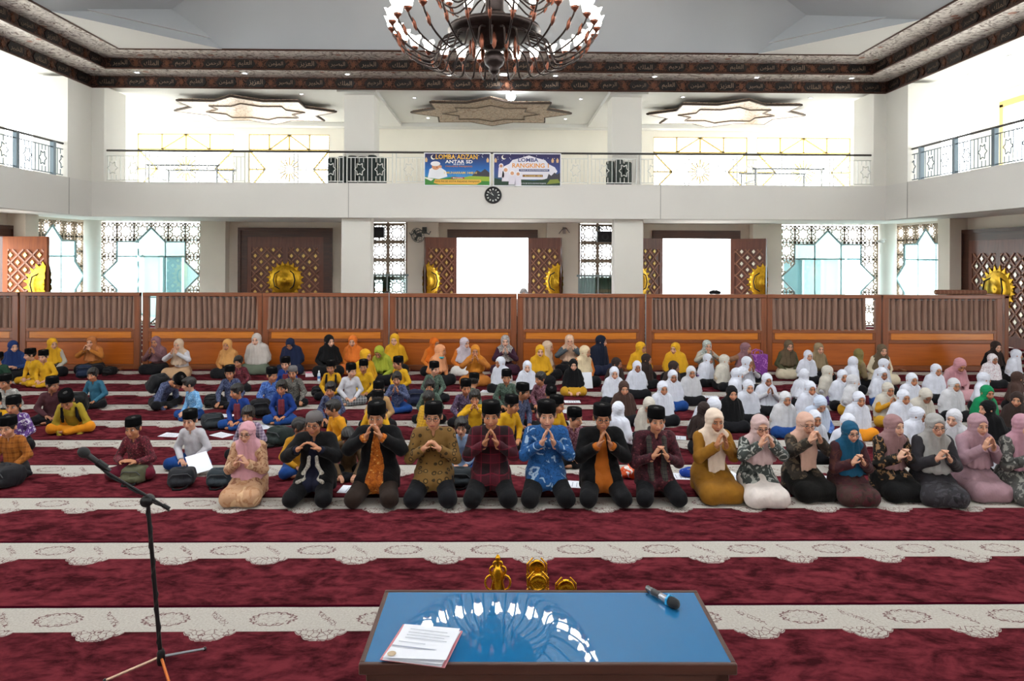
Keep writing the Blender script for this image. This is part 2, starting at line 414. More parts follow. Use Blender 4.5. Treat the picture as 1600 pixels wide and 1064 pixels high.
for ri,(o,z0,z1) in enumerate(rings):
    a=rect(o); b=rect(o+.9)
    for s,nm in ((2,'rear'),(3,'left'),(1,'right')):
        p,q=a[s],a[(s+1)%4]; pi,qi=b[s],b[(s+1)%4]
        n+=1
        po=(p[0]*1.0,p[1]); 
        f=structure('trim_%d'%(4+n),MB().add([(p[0],p[1],z0),(q[0],q[1],z0),(q[0],q[1],z1),(p[0],p[1],z1),
              (p[0],p[1]+(.04 if s==2 else 0),z0),(q[0],q[1]+(.04 if s==2 else 0),z0)],[(0,1,2,3),(0,4,5,1)]),CF,
              '%s copper fascia band with calligraphy cartouches on the %s side of the ceiling'%(('lower','upper')[ri],nm),'cornice band')
        MB().add([(p[0],p[1],z1),(q[0],q[1],z1),(qi[0],qi[1],z1),(pi[0],pi[1],z1)],[(0,1,2,3)]).build('relief_soffit',CS,f)
        MB().tube([(p[0],p[1],z0),(q[0],q[1],z0)],.025,6).build('edge_moulding',plain('#4a3026',.4,.6),f)
        MB().tube([(pi[0],pi[1],z1),(qi[0],qi[1],z1)],.03,6).build('edge_moulding',plain('#4a3026',.4,.6),f)
        # cartouches along the fascia
        L=math.hypot(q[0]-p[0],q[1]-p[1]); H=z1-z0; cnt=int(L/.9)
        key='cart%d'%ri
        if key not in MC:
            hx,hz=.31,H*.40
            MC[key]=MB().prism([(-hx,0),(-hx+.09,-hz),(hx-.09,-hz),(hx,0),(hx-.09,hz),(-hx+.09,hz)],-.02,0).mesh('cartouche')
            orn=[(math.cos(k*PI/8)*(.085 if k%2==0 else .05),math.sin(k*PI/8)*(.13 if k%2==0 else .06)) for k in range(16)]
            MC[key+'o']=MB().prism(orn,-.015,0).mesh('rosette')
        ang={2:0,3:PI/2,1:-PI/2}[s]
        for k in range(cnt):
            tt=(k+.5)/cnt; x=p[0]+(q[0]-p[0])*tt; y=p[1]+(q[1]-p[1])*tt
            if s!=2 and y<9.5: continue
            c=link('cartouche',MC[key],plain('#15100f',.45,.5,var=.3,vscale=9),f,(x,y,(z0+z1)/2),(0,0,ang))
            MC.setdefault('carts',[]).append((c,k+ri*3,s))
            tt=(k+1)/cnt; x=p[0]+(q[0]-p[0])*tt; y=p[1]+(q[1]-p[1])*tt
            if k<cnt-1: link('rosette',MC[key+'o'],plain('#62402f',.4,.8),f,(x,y,(z0+z1)/2),(0,0,ang))
# calligraphy on the cartouches (presentation forms, visual order)
words=['\ufee6\ufee4\ufea3\ufeae\ufedf\ufe8d','\ufee2\ufef4\ufea3\ufeae\ufedf\ufe8d','\ufeda\ufee0\ufee4\ufedf\ufe8d','\ufeae\ufef4\ufe92\ufea8\ufedf\ufe8d','\ufeae\ufef4\ufebc\ufe92\ufedf\ufe8d','\ufeb0\ufef3\ufeb0\ufecc\ufedf\ufe8d','\ufee6\ufee3\ufe86\ufee4\ufedf\ufe8d','\ufee2\ufef4\ufee0\ufecc\ufedf\ufe8d']
wm=[]
for s in words:
    cu=bpy.data.curves.new('calligraphy','FONT'); cu.body=s; cu.align_x='CENTER'; cu.align_y='CENTER'; cu.size=.22; cu.resolution_u=2
    ob=bpy.data.objects.new('tmp_text',cu); COL.objects.link(ob)
    bpy.context.view_layer.update()
    dg=bpy.context.evaluated_depsgraph_get(); me=bpy.data.meshes.new_from_object(ob.evaluated_get(dg)); bpy.data.objects.remove(ob)
    if len(me.vertices):
        co=np.array([v.co[:] for v in me.vertices]); mn,mx=co.min(0),co.max(0); sc=min(.42/(mx[0]-mn[0]),.2/(mx[1]-mn[1]))
        for v in me.vertices: v.co=((v.co.x-(mn[0]+mx[0])/2)*sc,(v.co.y-(mn[1]+mx[1])/2)*sc,0)
    me.materials.clear(); wm.append(me)
for c,k,s in MC['carts']:
    me=wm[k%len(wm)]
    if len(me.vertices): link('calligraphy',me,plain('#84705e',.45,.6),c,(0,-.023,0),(PI/2,0,0))
# ---- hall ceiling: folded planes
CG=plain('#b4b9bd',.9,var=.05,vscale=.35,name='grey_ceiling'); CW=plain('#dddcd8',.9,name='white_ceiling')
i0=rect(1.8); zc=8.47; ch=2.9; ax=1.76; ay=.72; az=.81
cx=[(-1,1),(1,1),(1,-1),(-1,-1)]
cor=[(-XB+1.8,YB-1.8),(XB-1.8,YB-1.8),(XB-1.8,RF+1.8),(-XB+1.8,RF+1.8)]
apex=(0,(YB+RF)/2,zc+1.6)
A=[];Bk=[];Ck=[]
for (X,Y),(sx,sy) in zip(cor,cx):
    A.append((X-sx*ax,Y-sy*ay,zc+az)); Bk.append((X-sx*ch,Y,zc)); Ck.append((X,Y-sy*ch,zc))
ceil=empty('ceiling',(0,0,0),label='folded pale grey ceiling of the hall above the chandelier',cat='ceiling',kind='structure')
def face(nm,pts,m):
    vs=pts+[(p[0],p[1],p[2]+.25) for p in pts]; k=len(pts)
    MB().add(vs,[tuple(range(k)),tuple(range(2*k-1,k-1,-1))]).build(nm,m,ceil)
for k in range(4):
    face('corner_panel',[(cor[k][0],cor[k][1],zc),Bk[k],Ck[k]],CW)
    face('fold_panel',[Bk[k],A[k],Ck[k]],CG)
zt=zc+3.0; tx,ty=3.0*ax/az,3.0*ay/az
TP=[(X-sx*tx,Y-sy*ty,zt) for (X,Y),(sx,sy) in zip(cor,cx)]
face('slope_panel',[Bk[0],Bk[1],A[1],TP[1],TP[0],A[0]],CG)
face('slope_panel',[Ck[1],Ck[2],A[2],TP[2],TP[1],A[1]],CG)
face('slope_panel',[Bk[2],Bk[3],A[3],TP[3],TP[2],A[2]],CG)
face('slope_panel',[Ck[3],Ck[0],A[0],TP[0],TP[3],A[3]],CG)
face('top_panel',TP,CG)
# ---- downlights
ORD=['first','second','third','fourth','fifth','sixth','seventh','eighth']
def downlight(x,y,z,label,r=.09,s=25,grp='ceiling downlights'):
    o=empty('downlight',(x,y,z),label=label,cat='downlight',group=grp)
    key=('dl',r)
    if key not in MC:
        MC[key]=(MB().lathe([(r*.75,-.012),(r,-.02),(r*1.25,-.012),(r*1.3,0)],16,caps=False).mesh('downlight_ring'),MB().lathe([(0.001,-.006),(r*.75,-.006)],16,caps=False).mesh('downlight_lens'))
    link('ring',MC[key][0],plain('#e8e8e8',.4),o); link('lens',MC[key][1],emit('#ffffff',s),o)
for k,x in enumerate((-10.6,-7.4,-4.35,-1.3,1.9,4.9,8.0,10.9)):
    downlight(x,20.55,8.17,'small round downlight in the rear copper soffit, %s from the left'%ORD[k],.08,30,'downlights in the copper band')
downlight(.35,20.45,8.17,'brightest downlight in the copper soffit, just behind the chandelier',.17,90,'downlights in the copper band')
for x,y,q in ((-2.6,22.6,'before the left points of the middle star'),(2.9,22.6,'before the right points of the middle star'),(-2.5,25.9,'behind the left points of the middle star'),(2.7,25.9,'behind the right points of the middle star'),(6.2,22.2,'before the left points of the right star'),(10.4,22.2,'before the right points of the right star'),(-6.2,22.2,'before the right points of the left star')):
    downlight(x,y,UZ1,'small round gallery downlight '+q,.07,20,'downlights in the gallery ceiling')
for k,(x,y) in enumerate(((13.6,19.2),(14.6,18.0),(13.4,17.4),(14.8,20.0))):
    downlight(x,y,UZ1,'small round downlight in the right gallery ceiling, %s of four'%('second nearest the corner','third from the corner','farthest from the corner','nearest the corner')[k],.07,20,'downlights in the gallery ceiling')
lm=empty('ceiling_lamp_glow',(.57,21.45,7.74),label='lens glow of a ceiling lamp shaped as a bright globe below the rear band',cat='lamp')
MB().ell((0,0,0),(.15,.15,.13)).build('globe',emit('#f4fbff',60),lm); MB().tube([(0,0,.12),(0,0,.21)],.03,8).build('stem',DARKMETAL,lm)  # the globe gives shape to the lens glow of a ceiling lamp
# ---- hanging star ornaments
def star_poly(rx,rz,inner=.74,n=8,ph=0):
    pts=[]
    for k in range(2*n):
        a=PI/2+k*PI/n+ph; r=1.0 if k%2==0 else inner
        pts.append((rx*r*math.cos(a),rz*r*math.sin(a)))
    return pts
def ornament_mat():
    t=NT('pierced_star'); e=t.vor(t.coord(),4.5,'DISTANCE_TO_EDGE'); n=t.noise(t.coord(),9,3,.6,2.5)
    k=t.mix(t.step(n,.5,.05),lin('#8d7f70'),lin('#c4ab92')); k=t.mix(t.M('LESS_THAN',e,.05),k,lin('#8a6a50'))
    t.col(k); t.set(Roughness=.4,Metallic=.45); t.bump(n,.5,.02); return t.m
OM=ornament_mat()
for x,lb in ((-8.3,'left'),(-.08,'middle'),(8.2,'right')):
    o=empty('star_ornament',(x,23.95,7.72),label='eight-pointed star ceiling ornament, %s one of three in the rear gallery'%lb,cat='ornament',group='hanging star ornaments')
    MB().prism(star_poly(2.75,2.2),0,.1,'Z').build('star_panel',OM,o)
    pl=star_poly(2.8,2.25); rim=MB()
    rim.tube([(a,b,.03) for a,b in pl]+[(pl[0][0],pl[0][1],.03)],.04,6); rim.build('rim',plain('#4a3c34',.5,.4),o)
    pl=star_poly(1.7,1.35); MB().tube([(a,b,-.005) for a,b in pl]+[(pl[0][0],pl[0][1],-.005)],.03,6).build('inner_star',plain('#6c5e52',.5,.4),o)
    for sx,sy in ((-1.2,-1),(1.2,-1),(-1.2,1),(1.2,1)): MB().tube([(sx,sy,.1),(sx,sy,.25)],.02,6).build('hanger',DARKMETAL,o)

# ---- lattice windows
def lattice_segments():
    # eight-point star rosette in a unit cell (-.5...5)
    segs=[]
    P=[(.5*math.cos(a),.5*math.sin(a)) for a in [k*PI/4 for k in range(8)]]
    for k in range(8):                                           # star from two squares
        a=k*PI/4+PI/8
    ri=.27; ro=.5
    st=[]
    for k in range(16):
        a=k*PI/8; r=ri if k%2 else .40
        st.append((r*math.cos(a),r*math.sin(a)))
    for k in range(16): segs.append((st[k],st[(k+1)%16]))
    for k in range(8):
        a=k*PI/4; c=(.40*math.cos(a),.40*math.sin(a))
        s=.5/max(abs(math.cos(a)),abs(math.sin(a)))
        segs.append((c,(s*math.cos(a),s*math.sin(a))))
    for sx in (-1,1):
        for sy in (-1,1):
            segs.append(((sx*.5,sy*.25),(sx*.25,sy*.5)))
            segs.append(((sx*.36,sy*.15),(sx*.5,sy*.25))); segs.append(((sx*.15,sy*.36),(sx*.25,sy*.5)))
    for a in (-.5,.5): segs.append(((a,-.5),(a,.5))); segs.append(((-.5,a),(.5,a)))
    return segs
LSEG=lattice_segments()
def inside(p,poly):
    x,y=p;c=False;n=len(poly);j=n-1
    for i in range(n):
        if ((poly[i][1]>y)!=(poly[j][1]>y)) and x<(poly[j][0]-poly[i][0])*(y-poly[i][1])/(poly[j][1]-poly[i][1])+poly[i][0]: c=not c
        j=i
    return c
def bar(mb,a,b,w,d):
    dx,dy=b[0]-a[0],b[1]-a[1]; L=math.hypot(dx,dy)
    if L<1e-5: return
    nx,ny=-dy/L*w/2,dx/L*w/2
    q=[(a[0]+nx,a[1]+ny),(a[0]-nx,a[1]-ny),(b[0]-nx,b[1]-ny),(b[0]+nx,b[1]+ny)]
    mb.prism(q,-d/2,d/2)
def cell_mesh(cx,cz,sz,poly,w=.035,d=.05):
    mb=MB()
    for a,b in LSEG:
        A_=(cx+a[0]*sz,cz+a[1]*sz); B_=(cx+b[0]*sz,cz+b[1]*sz)
        if poly is None: bar(mb,A_,B_,w,d); continue
        N=8; run=None
        for k in range(N):
            t0,t1=k/N,(k+1)/N; mid=((A_[0]+(B_[0]-A_[0])*(t0+t1)/2),(A_[1]+(B_[1]-A_[1])*(t0+t1)/2))
            ok=not inside(mid,poly)
            if ok and run is None: run=t0
            if run is not None and (not ok or k==N-1):
                e=t1 if ok else t0
                bar(mb,(A_[0]+(B_[0]-A_[0])*run,A_[1]+(B_[1]-A_[1])*run),(A_[0]+(B_[0]-A_[0])*e,A_[1]+(B_[1]-A_[1])*e),w,d); run=None
    return mb
LATM=plain('#a39380',.7,name='lattice_screen'); FRM=plain('#8fa3a6',.4,.4,name='window_frame')
def glass_mat():
    t=NT('tinted_glass'); t.t.nodes.remove(t.b)
    tr=t.n('ShaderNodeBsdfTransparent'); tr.inputs[0].default_value=(.82,.93,.94,1)
    gl=t.n('ShaderNodeBsdfGlossy'); gl.inputs['Roughness'].default_value=.03; gl.inputs[0].default_value=(.85,.95,1,1)
    mx=t.n('ShaderNodeMixShader'); mx.inputs[0].default_value=.14
    t.l(tr.outputs[0],mx.inputs[1]); t.l(gl.outputs[0],mx.inputs[2]); t.l(mx.outputs[0],t.out.inputs[0]); return t.m
GLASS=glass_mat()
def star_window(n,loc,rz,W,label,mirror=False):
    o=empty('window_%d'%n,loc,rz,label=label,cat='window',kind='structure')
    H=3.98; r=1.9; zc_=1.9; poly=[(a,b+zc_) for a,b in star_poly(r,r,.765)]
    cs=W/6; rows=int(math.ceil(H/cs)); cs2=H/rows
    for i in range(6):
        for j in range(rows):
            x=-W/2+cs*(i+.5); z=cs2*(j+.5)
            mb=cell_mesh(x,z,min(cs,cs2),poly)
            if mb.f: mb.build('lattice_panel',LATM,o)
    fr=MB(); q=[(a,0,b) for a,b in poly if True]; 
    fr.tube([(a,0,max(b,.03)) for a,b in poly]+[(poly[0][0],0,poly[0][1])],.045,6); fr.build('star_frame',FRM,o)
    MB().prism([(a*.99,max((b-zc_)*.99+zc_,.02)) for a,b in poly],.005,.015).build('pane',GLASS,o)
    mu=MB()
    for x in (-.52,.55): mu.box(x-.03,x+.03,.02,.06,0,zc_+1.35)
    mu.box(-1.4,1.4,.02,.06,2.62,2.69); mu.build('mullion',plain('#dfe6e8',.4,.2),o)
    # vestibule beyond the glass
    v=MB(); 
    v.box(-W/2,W/2,2.6,2.7,0,H); v.build('vestibule_wall',plain('#c4dcde',.7),o)
    d=MB(); d.box(-.75,.05,2.5,2.6,0,2.6); d.build('door_leaf',plain('#6c8f96',.5),o)
    d=MB()
    for x in (-1.6,-.8,.1,.95,1.7): d.box(x-.04,x+.04,2.44,2.52,0,2.7 if abs(x)<1 else H)
    d.box(-1.7,1.7,2.44,2.52,2.62,2.72); d.build('door_frame',plain('#e8eef0',.4),o)
    return o
star_window(1,(-13.57,27.25,0),0,4.02,'eight-pointed star window with pierced lattice on the rear wall, left of the closed door')
star_window(2,(13.42,27.25,0),0,4.02,'eight-pointed star window with pierced lattice on the rear wall, right of the open doors')
star_window(3,(-16.05,25.1,0),PI/2,3.8,'star window with pierced lattice on the left side wall beside the corner column')
star_window(4,(16.05,25.1,0),-PI/2,3.8,'star window with pierced lattice on the right side wall beside the closed carved door')
def tall_lattice(n,x0,x1,label,sw):
    o=empty('window_%d'%n,((x0+x1)/2,27.2,0),label=label,cat='window',kind='structure')
    W=x1-x0; cs=.70
    key='latcell'
    if key not in MC: MC[key]=cell_mesh(0,0,.62,None,.042,.05).mesh('lattice_panel')
    for i in (-1,1):
        for j in range(5): link('lattice_panel',MC[key],LATM,o,(i*(.35),0,4.05-.42-j*.72))
    f=MB()
    for x in (-W/2+.05,0,W/2-.05): f.box(x-.045,x+.045,-.04,.06,0,ZC)
    for j in range(6): f.box(-W/2,W/2,-.03,.05,4.05-.06-j*.72-.03,4.05-.06-j*.72+.03)
    f.build('lattice_frame',LATM,o)
    # low casement with green curtains in front
    c=MB()
    for x in (-W/2,-.02,W/2-.04): c.box(x,x+.05,-.22,-.16,0,1.92)
    c.box(-W/2-.06,W/2+.06,-.26,-.12,1.92,2.0); c.build('casement_frame',plain('#8e9b9b',.4,.3),o)
    MB().box(-W/2,W/2,-.2,-.19,0,1.92).build('pane',GLASS,o)
    for (a,b) in sw:
        cu=MB(); N=28; vs=[];fs=[]
        for k in range(N+1):
            xx=a+(b-a)*k/N; yy=-.10+.035*math.sin(k*1.5); vs+=[(xx,yy,.1),(xx,yy*.8,1.86)]
        for k in range(N): fs.append((2*k,2*k+2,2*k+3,2*k+1))
        cu.add(vs,fs,True); cu.build('curtain',fabric('#3f6a55'),o)
    return o
tall_lattice(5,-5.0,-3.42,'tall pierced lattice window with green curtains behind the wall fan',[(-.72,-.5),(-.2,.1)])
tall_lattice(6,3.34,4.92,'tall pierced lattice window with full green curtains between the open doors',[(-.72,-.06),(.02,.72)])
# gilt lattice windows of the upper gallery
GILT=plain('#d8bc74',.45,.3,name='gilt_bars')
def gilt_window(n,x0,x1,label,side=None):
    o=empty('window_%d'%n,(0,0,0),label=label,cat='window',kind='structure')
    m=MB(); W=x1-x0; z0,z1=4.75,7.55; H=z1-z0; xc=(x0+x1)/2; zc_=(z0+z1)/2
    d=.06
    def b(a,c): bar(m,a,c,.07,d)
    b((x0,z0),(x0,z1));b((x1,z0),(x1,z1));b((x0,z0),(x1,z0));b((x0,z1),(x1,z1))
    for xx in (x0+W*.25,x0+W*.5,x0+W*.75): b((xx,z1-H*.22),(xx,z1)); b((xx,z0),(xx,z0+H*.22))
    b((x0,z1-H*.22),(x1,z1-H*.22)); b((x0,z0+H*.22),(x1,z0+H*.22))
    for zz in (z0+H*.5,): b((x0,zz),(x0+W*.2,zz)); b((x1-W*.2,zz),(x1,zz))
    b((x0,z0+H*.22),(x0+W*.2,zc_)); b((x0+W*.2,zc_),(x0,z1-H*.22)); b((x1,z0+H*.22),(x1-W*.2,zc_)); b((x1-W*.2,zc_),(x1,z1-H*.22))
    b((x0+W*.25,z1-H*.22),(xc,z1-.02)); b((x0+W*.75,z1-H*.22),(xc,z1-.02))
    ob=m.build('gilt_bars',GILT,o,(0,YW+.05,0))
    ro=MB(); 
    for k in range(16):
        a=k*PI/8; r1=.16; r2=.42 if k%2 else .5
        bar(ro,(xc+r1*math.cos(a),zc_+r1*math.sin(a)),(xc+r2*math.cos(a),zc_+r2*math.sin(a)),.05,.05)
    ro.build('rosette',GILT,o,(0,YW+.05,0))
    return o
gilt_window(7,-14.2,-10.4,'gilt lattice window of the upper gallery behind the left corner')
gilt_window(8,-9.8,-6.6,'gilt lattice window of the upper gallery left of the rolled rugs')
gilt_window(9,6.4,10.2,'gilt lattice window of the upper gallery right of the banners')
gilt_window(10,10.6,14.4,'gilt lattice window of the upper gallery in the right corner')
# gilt frames on the right gallery wall
for i,y in enumerate((18.0,13.5)):
    o=empty('window_%d'%(11+i),(XW,y,0),label='arched gilt window surround on the right upper gallery wall, %s'%('by the corner','nearer the camera')[i],cat='window',kind='structure')
    MB().box(-.06,.0,-.1,.05,4.8,7.5).box(-.06,0,2.95,3.1,4.8,7.5).box(-.06,0,-.1,3.1,7.42,7.6).build('gilt_surround',GILT,o)

# ---- railings of the gallery
RAILM=plain('#c4c4be',.4,.5,name='rail_paint'); TOPM=plain('#4c4a48',.35,.6,name='handrail')
RAILS=plain('#56636a',.4,.5,name='rail_steel')
def rail_panel_mesh(L):
    m=MB(); H=.86
    n_=int(L/.125)
    stars=(L*.28,L*.72)
    for k in range(1,n_):
        x=L*k/n_
        if any(abs(x-s)<.13 for s in stars):
            m.box(x-.009,x+.009,-.009,.009,.06,.22); m.box(x-.009,x+.009,-.009,.009,.66,.8)
        else: m.box(x-.009,x+.009,-.009,.009,.06,.8)
    m.box(0,L,-.012,.012,.05,.075); m.box(0,L,-.012,.012,.79,.815)
    for s in stars:
        pl=[(s+.16*(1 if k%2==0 else .62)*math.cos(k*PI/6),.44+.21*(1 if k%2==0 else .62)*math.sin(k*PI/6)) for k in range(12)]
        for k in range(12): bar(m,pl[k],pl[(k+1)%12],.02,.018)
    return m.mesh('baluster_panel')
def railing(name,A_,B_,step,label,m,post2,pw):
    dx,dy=B_[0]-A_[0],B_[1]-A_[1]; L=math.hypot(dx,dy); ang=math.atan2(dy,dx); n_=max(1,round(L/step)); s=L/n_
    o=empty(name,(A_[0],A_[1],4.95),ang,label=label,cat='railing')
    pm=rail_panel_mesh(s-.1)
    if post2: po=MB().box(-.07,-.045,-.02,.02,0,.93).box(.045,.07,-.02,.02,0,.93).mesh('post')
    else: po=MB().box(-pw/2,pw/2,-pw/2,pw/2,0,.95).mesh('post')
    for k in range(n_):
        link('baluster_panel',pm,m,o,(k*s+.05,0,0))
    for k in range(n_+1): link('post',po,m,o,(k*s,0,0))
    MB().tube([(0,0,.97),(L,0,.97)],.032,10).build('handrail',TOPM,o)
    return o
railing('gallery_railing',(-12.1,YB+.15),(12.1,YB+.15),1.52,'pale steel railing with dark handrail along the rear gallery',RAILM,True,.05)
railing('gallery_railing',(-12.35,20.9),(-12.35,-4),1.5,'grey steel railing with star ornaments on the left gallery',RAILS,False,.11)
railing('gallery_railing',(12.35,20.9),(12.35,-4),1.5,'grey steel railing with star ornaments on the right gallery',RAILS,False,.11)

# ---- carved doors
DW=wood('#5a2c1e','#74402c',.35,along='z'); DWD=wood('#3c1f18','#54301f',.4,along='x')
DWO=wood('#7c3c14','#98501c',.7,along='z',coat=0)  # door wood with the orange light on the leaf put into its colour
LATW=plain('#92624a',.4,.1)
def half_medallion(side):
    m=MB(); N=20; prof=[(.02,-.10),(.16,-.13),(.2,-.07),(.36,-.10),(.46,-.06),(.54,-.05),(.6,-.02),(.64,0)]
    vs=[];fs=[]
    for r,y in prof:
        for k in range(N+1):
            a=-PI/2+PI*k/N; vs.append((side*r*math.cos(a),y,r*math.sin(a)))
    for i in range(len(prof)-1):
        for k in range(N): fs.append((i*(N+1)+k,i*(N+1)+k+1,(i+1)*(N+1)+k+1,(i+1)*(N+1)+k))
    m.add(vs,fs,True)
    for k in range(10):                                     # pointed petals round the rim
        a=-PI/2+PI*(k+.5)/10
        c,s_=math.cos(a),math.sin(a)
        p=[(side*.58*math.cos(a-.13),.58*math.sin(a-.13)),(side*.76*c,.76*s_),(side*.58*math.cos(a+.13),.58*math.sin(a+.13))]
        m.prism(p,-.03,0)
    return m.mesh('medallion')
HM={s:half_medallion(s) for s in (-1,1)}
HND={s:MB().tube([(s*.2,-.06,-.36),(s*.36,-.16,-.25),(s*.42,-.17,0),(s*.36,-.16,.25),(s*.2,-.06,.36)],.022,8).mesh('pull_handle') for s in (-1,1)}
STUD=MB().prism([(-.07,0),(0,-.085),(.07,0),(0,.085)],-.035,0).mesh('stud')
STUDM=plain('#d8b36a',.35,.75); STUDM2=plain('#e8e2d0',.3,.6)
def door_leaf(parent,W,H,side,dw,studm,back=False):
    """leaf with its hinge at x=0, opening edge at x=side*W; face towards -Y"""
    o=empty('door_leaf',(0,0,0),parent=parent)
    x0,x1=sorted((0,side*W))
    MB().bbox(x0,x1,-.03,.04,.02,H,.008).build('slab',dw,o)
    fr=MB(); e0,e1=(.17,.1) if side>0 else (.1,.17)
    fr.box(x0,x0+e0,-.055,-.028,.02,H-.002); fr.box(x1-e1,x1,-.055,-.028,.02,H-.002); fr.box(x0+e0,x1-e1,-.055,-.028,H-.42,H-.002); fr.box(x0+e0,x1-e1,-.055,-.028,.02,.35); fr.build('stile_frame',dw,o)
    la=MB(); px0,px1,pz0,pz1=x0+e0,x1-e1,.35,H-.42
    st=.475
    def clip(a,b):
        # liang-barsky
        t0,t1=0,1; dx,dz=b[0]-a[0],b[1]-a[1]
        for p_,q_ in ((-dx,a[0]-px0),(dx,px1-a[0]),(-dz,a[1]-pz0),(dz,pz1-a[1])):
            if abs(p_)<1e-9:
                if q_<0: return None
            else:
                r_=q_/p_
                if p_<0: t0=max(t0,r_)
                else: t1=min(t1,r_)
        if t0>=t1: return None
        return (a[0]+dx*t0,a[1]+dz*t0),(a[0]+dx*t1,a[1]+dz*t1)
    for k in range(-14,15):
        for sg in (-1,1):
            a=(side*W+k*st-6*sg,pz0+.0); 
            c=clip((side*W+k*st-5*sg,1.75-5),(side*W+k*st+5*sg,1.75+5))
            if c: bar(la,c[0],c[1],.05,.03)
    lo=la.build('lattice_strips',LATW,o,(0,-.045,0))
    ns=0
    for i in range(-8,9):
        for j in range(-8,9):
            x=side*W+(i+j)*st/2; z=1.75+(i-j)*st/2+st/2
            if px0+.07<x<px1-.07 and pz0+.08<z<pz1-.08 and math.hypot(x-side*W,z-1.75)>.74:
                link('stud',STUD,studm,o,(x,-.03,z))
    md=link('medallion',HM[-side],GOLD,o,(side*W,-.06,1.75)); link('pull_handle',HND[-side],DARKMETAL,md)
    if back:                                                # an open leaf shows its other face, carved alike
        for ch in list(o.children):
            if ch.name.startswith('slab'): continue
            c=ch.copy(); COL.objects.link(c); c.parent=o; x,y,z=ch.location
            if ch.name.startswith(('stile','lattice')): c.location=(x,-y+.01,z); c.scale=(1,-1,1)
            else:
                c.location=(x,-y+.01,z); c.scale=(1,-1,1)
                for g in ch.children:
                    d=g.copy(); COL.objects.link(d); d.parent=c
    return o
def carved_door(n,loc,rz,W,H,label,open_l=0,open_r=0,frame=True,dw=DW,header_only=False,dwl=None,studl=STUDM,studr=STUDM):
    o=empty('door_%d'%n,loc,rz,label=label,cat='door',kind='structure')
    f=MB(); fw=.3
    if header_only: f.box(-W/2-.35,W/2+.35,-.12,.1,H,H+.33)
    else:
        f.box(-W/2-fw,-W/2,-.12,.12,0,H); f.box(W/2,W/2+fw,-.12,.12,0,H); f.box(-W/2-fw,W/2+fw,-.12,.12,H,H+fw)
        f.box(-W/2-fw-.06,-W/2-fw+.05,-.17,-.125,0,H+fw-.05); f.box(W/2+fw-.05,W/2+fw+.06,-.17,-.125,0,H+fw-.05); f.box(-W/2-fw-.06,W/2+fw+.06,-.17,-.125,H+fw-.05,H+fw+.06)
    f.build('door_frame',DWD,o)
    l=door_leaf(o,W/2-.001,H,1,dwl or dw,studl,open_l>0); l.location=(-W/2,-.06,0); l.rotation_euler=(0,0,-R(open_l))
    r=door_leaf(o,W/2-.001,H,-1,dw,studr,open_r>0); r.location=(W/2,-.06,0); r.rotation_euler=(0,0,R(open_r))
    return o
carved_door(1,(-8.26,27.3,0),0,3.0,3.45,'closed carved double door with full gold sun medallion on the rear wall')
carved_door(2,(-.06,27.3,0),0,2.9,3.45,'open carved double doorway in the middle of the rear wall, bright outside',142,148,header_only=True)
carved_door(3,(8.11,27.3,0),0,2.8,3.45,'open carved double doorway on the rear wall right of the green curtains',150,140,header_only=True,studr=STUDM2)
carved_door(4,(15.86,21.0,0),-PI/2,2.7,3.3,'closed carved double door with gold medallion on the right side wall',studl=STUDM2,studr=STUDM2)
carved_door(5,(-15.86,20.9,0),PI/2,2.9,3.3,'carved door at the left edge with one swung-open leaf coloured as in orange light',170,88,dw=DWO)

